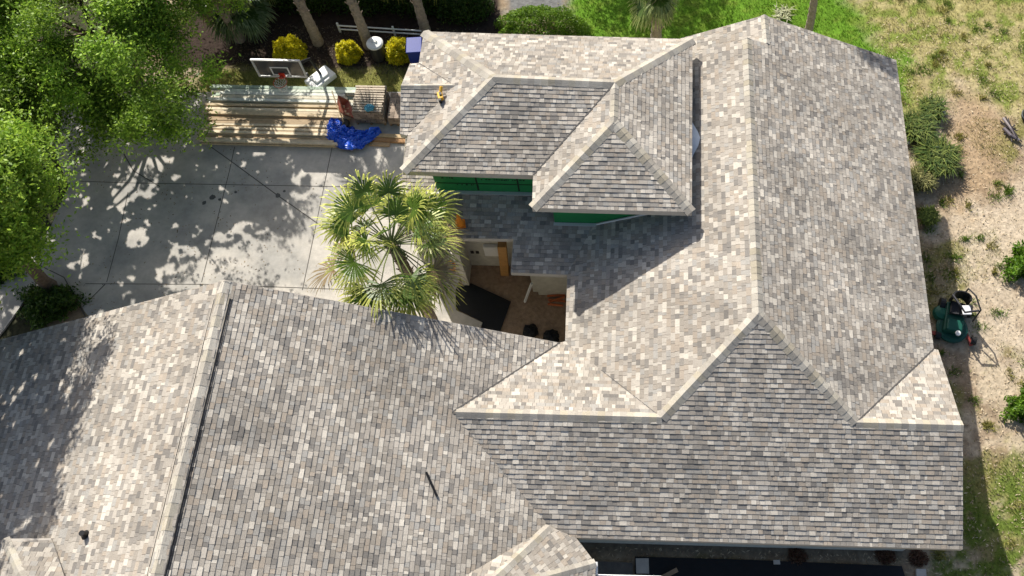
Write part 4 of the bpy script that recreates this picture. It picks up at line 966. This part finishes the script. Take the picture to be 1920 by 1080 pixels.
def lump(name, label, cat, px, py, r, h, m, seedv):
    rs = random.Random(seedv); p = G(px, py); mb = MB(); n = 14; rings = []
    for i in range(6):
        t = i / 5; rings.append([(p.x + math.cos(a) * r * (1 - t ** 2) ** .5 * rs.uniform(.7, 1.2), p.y + math.sin(a) * r * (1 - t ** 2) ** .5 * rs.uniform(.7, 1.2), ZG + h * t * rs.uniform(.85, 1.1)) for a in [k / n * 6.283 for k in range(n)]])
    for a, b in zip(rings[:-1], rings[1:]):
        for k in range(n): k2 = (k + 1) % n; mb.face([a[k], a[k2], b[k2], b[k]])
    return tag(mb.build(name, m), label, cat)
lump('black_bag', 'crumpled black bag on the soil near the tip of the left wing roof', 'bag', 995, 622, .25, .22, M_BLKTARP, 3)
lump('black_bag', 'crumpled black bag in the corner where the three roofs meet over the court', 'bag', 1034, 632, .26, .2, M_BLKTARP, 4)
lump('black_bag', 'glossy black bag on sunlit concrete at the left end of the entry wall', 'bag', 861, 470, .22, .45, M_BLKTARP, 5)
# south porch strip under the eave
quad_prism('patio_slab', PG((1090, 1052), (1186, 1056), (1186, 1120), (1090, 1120)), ZG, .1, mat('wood_deck', (.13, .12, .105), .9, noise=.25, nscale=6), 'weathered patio slab below the eave at the bottom centre', 'patio')
quad_prism('black_cover', PG((1190, 1044), (1400, 1050), (1690, 1062), (1712, 1130), (1190, 1130)), ZG, .06, M_BLKTARP, 'long black cover on the ground below the bottom eave', 'cover')
quad_prism('stepping_stone', PG((1192, 1048), (1216, 1048), (1217, 1076), (1193, 1076)), ZG + .06, .05, M_CONC, 'square grey slab on the black cover at bottom centre', 'slab')
quad_prism('stepping_stone', PG((1449, 1051), (1461, 1051), (1462, 1059), (1450, 1059)), ZG + .06, .05, M_CONC, 'tiny square block at the edge of the black cover', 'slab')
quad_prism('stepping_stone', PG((1716, 1068), (1734, 1068), (1736, 1100), (1717, 1100)), ZG + .01, .12, M_CONC, 'grey block at the right end of the black cover', 'slab')
lean('loose_timber', 'loose piece of timber lying on the black cover at the bottom edge', 'board', G(1236, 1086, ZG + .12), G(1270, 1068, ZG + .12), .12, .06, M_WOOD, (.34, .24, .15))
a, b = G(1118, 1054, -.1), G(1118, 1078, -.1); fr = empty('handrail', (a.x, a.y, -.1), 'white metal handrail corner at the bottom edge beside the angled porch roof', 'railing')
mb = MB(); mb.tube([a, b], .045, 6); mb.build('upright', M_WHITE, fr); mb = MB(); mb.tube([b, G(1240, 1081, -.1)], .02, 6); mb.build('rail', M_WHITE, fr)
for i, (px, py, lb) in enumerate([(1495, 1044, 'rust brown dry shrub under the middle of the bottom eave'), (1722, 1046, 'rust brown dry shrub under the right end of the bottom eave'), (1660, 1042, 'small dark dry shrub left of the right end of the bottom eave')]):
    p = G(px, py); bush('dry_shrub', lb, (p.x, p.y, ZG), (.30, .26, .12), 900, .035, (.14, .06, .035), (.22, .15, .09), group='dry shrubs under the eave', seedv=140 + i)

# yard equipment on the right
def mower():
    p = G(1784, 600); e = empty('riding_mower', p, 'green riding mower with black seat and roll bar parked in the shadow of the roof', 'mower', rz=-.25)
    L = lambda: MB()
    m_ = L(); m_.box((0, -.1, .32), (.62, 1.05, .2), 0, (.010, .075, .052)); m_.box((0, -.42, .46), (.5, .42, .16), 0, (.010, .085, .06)); m_.build('body', M_PAINT, e, local=True, bevel=.05)
    m_ = L(); m_.lathe((0, -.38, .12), [(.46, 0), (.50, .03), (.50, .1), (.42, .14)], 24, (.009, .07, .05)); m_.build('deck', M_PAINT, e, local=True)
    m_ = L(); m_.lathe((-.38, .05, .10), [(.26, 0), (.28, .04), (.24, .2), (.1, .26)], 20, (.012, .11, .07)); m_.build('side_deck', M_PAINT, e, local=True)
    m_ = L(); m_.box((0, .18, .52), (.46, .44, .1), 0, (.02, .02, .022)); m_.build('seat', M_PAINT, e, local=True, bevel=.04)
    m_ = L()
    for k in range(9):
        a0 = math.radians(200 - k * 24.5); a1 = math.radians(200 - (k + 1) * 24.5); f = lambda a, z, r=.30: Vector((math.cos(a) * r, .38 + math.sin(a) * r * .7, z))
        m_.face([f(a0, .5), f(a1, .5), f(a1, 1.0), f(a0, 1.0)], (.015, .015, .016)); m_.face([f(a0, .5, .25), f(a0, 1.0, .25), f(a1, 1.0, .25), f(a1, .5, .25)], (.015, .015, .016)); m_.face([f(a0, 1.0), f(a1, 1.0), f(a1, 1.0, .25), f(a0, 1.0, .25)], (.02, .02, .022))
    m_.build('backrest', M_PAINT, e, local=True)
    m_ = L(); m_.tube([(.08, .62, .5), (.1, .62, 1.15), (.34, .4, 1.2), (.55, -.02, 1.15), (.5, -.18, .6)], .028, 8, (.02, .02, .022)); m_.tube([(-.34, .3, 1.1), (-.1, .0, 1.15), (.1, -.2, 1.1), (.5, -.05, 1.15)], .035, 8, (.03, .03, .035)); m_.build('roll_bar', M_PAINT, e, local=True)
    m_ = L(); m_.box((.24, .1, .7), (.28, .32, .06), .3, (.75, .75, .76)); m_.build('white_pad', M_PAINT, e, local=True, bevel=.02)
    m_ = L(); m_.lathe((.12, -.68, .5), [(.05, 0), (.085, .02), (.085, .07), (.03, .1)], 16, (.8, .8, .78)); m_.build('filler_cap', M_PAINT, e, local=True)
    m_ = L(); m_.box((-.15, -.62, .1), (1.1, .12, .06), .12, (.25, .045, .03)); m_.box((.5, -.45, .12), (.1, .75, .05), .5, (.22, .04, .03)); m_.build('red_frame', M_PAINT, e, local=True)
    for x, y, r in [(-.42, .35, .22), (.42, .35, .22), (-.38, -.72, .13), (.72, -.6, .13)]:
        w = L(); w.tube([(x - .08, y, r), (x + .08, y, r)], r, 18, (.015, .015, .015)); w.build('wheel', M_PAINT, e, local=True)
    for s in (-1, 1): m_ = L(); m_.tube([(s * .24, -.05, .45), (s * .22, -.2, .85), (s * .04, -.22, .95)], .02, 6, (.03, .03, .035)); m_.build('lever', M_PAINT, e, local=True)
mower()
def camp_chair():
    p = G(1893, 246); e = empty('folded_chair', p, 'grey and black folded camp chair lying on the grass near the right edge', 'chair', rz=.2)
    m_ = MB(); m_.tube([(-.1, .5, .12), (.0, 0, .16), (.12, -.5, .1)], .05, 8, (.25, .22, .22)); m_.build('seat_fabric', M_PAINT, e, local=True)
    for a, b in [((-.2, .45, .05), (.22, -.55, .08)), ((.12, .5, .06), (-.14, -.5, .1)), ((-.05, .5, .2), (.06, -.45, .22)), ((.25, .2, .05), (-.28, -.15, .07)), ((.2, -.1, .1), (-.1, .35, .12))]:
        m_ = MB(); m_.tube([a, b], .022, 6, (.04, .035, .04)); m_.build('leg', M_PAINT, e, local=True)
    m_ = MB(); m_.tube([(-.22, .1, .1), (-.1, -.25, .13), (.05, -.4, .1)], .06, 8, (.14, .12, .13)); m_.build('armrest', M_PAINT, e, local=True)
camp_chair()
def bucket():
    p = G(1928, 222); e = empty('black_barrel', p, 'black barrel cut by the right edge beside the folded chair', 'barrel')
    m_ = MB(); m_.lathe((0, 0, 0), [(.24, 0), (.29, .1), (.3, .3), (.29, .62), (.25, .7)], 24, (.02, .025, .03)); m_.build('drum', M_PAINT, e, local=True)
    for z in (.2, .48): m_ = MB(); m_.lathe((0, 0, z), [(.3, 0), (.315, .02), (.3, .04)], 24, (.10, .12, .13)); m_.build('hoop', M_PAINT, e, local=True)
bucket()
for i, (px, py, r, lb) in enumerate([(1718, 247, .09, 'pale rock beside the upper dark plant'), (1770, 212, .06, 'small pale rock right of the dark plants'), (1702, 268, .08, 'pale rock at the very edge of the main roof')]):
    o = lump('rock', lb, 'rock', px, py, r, r * 1.2, M_STONE, 60 + i); o['group'] = 'pale rocks by the plants'
for i, (px, py, lb) in enumerate([(1466, 28, 'pale dry frond lying on the lawn behind the roof peak')]):
    dk_ = G(px, py); spiky('dry_frond', lb, (dk_.x, dk_.y, ZG), .4, 90, .15, (.45, .45, .25), (.6, .62, .4), None, 150)
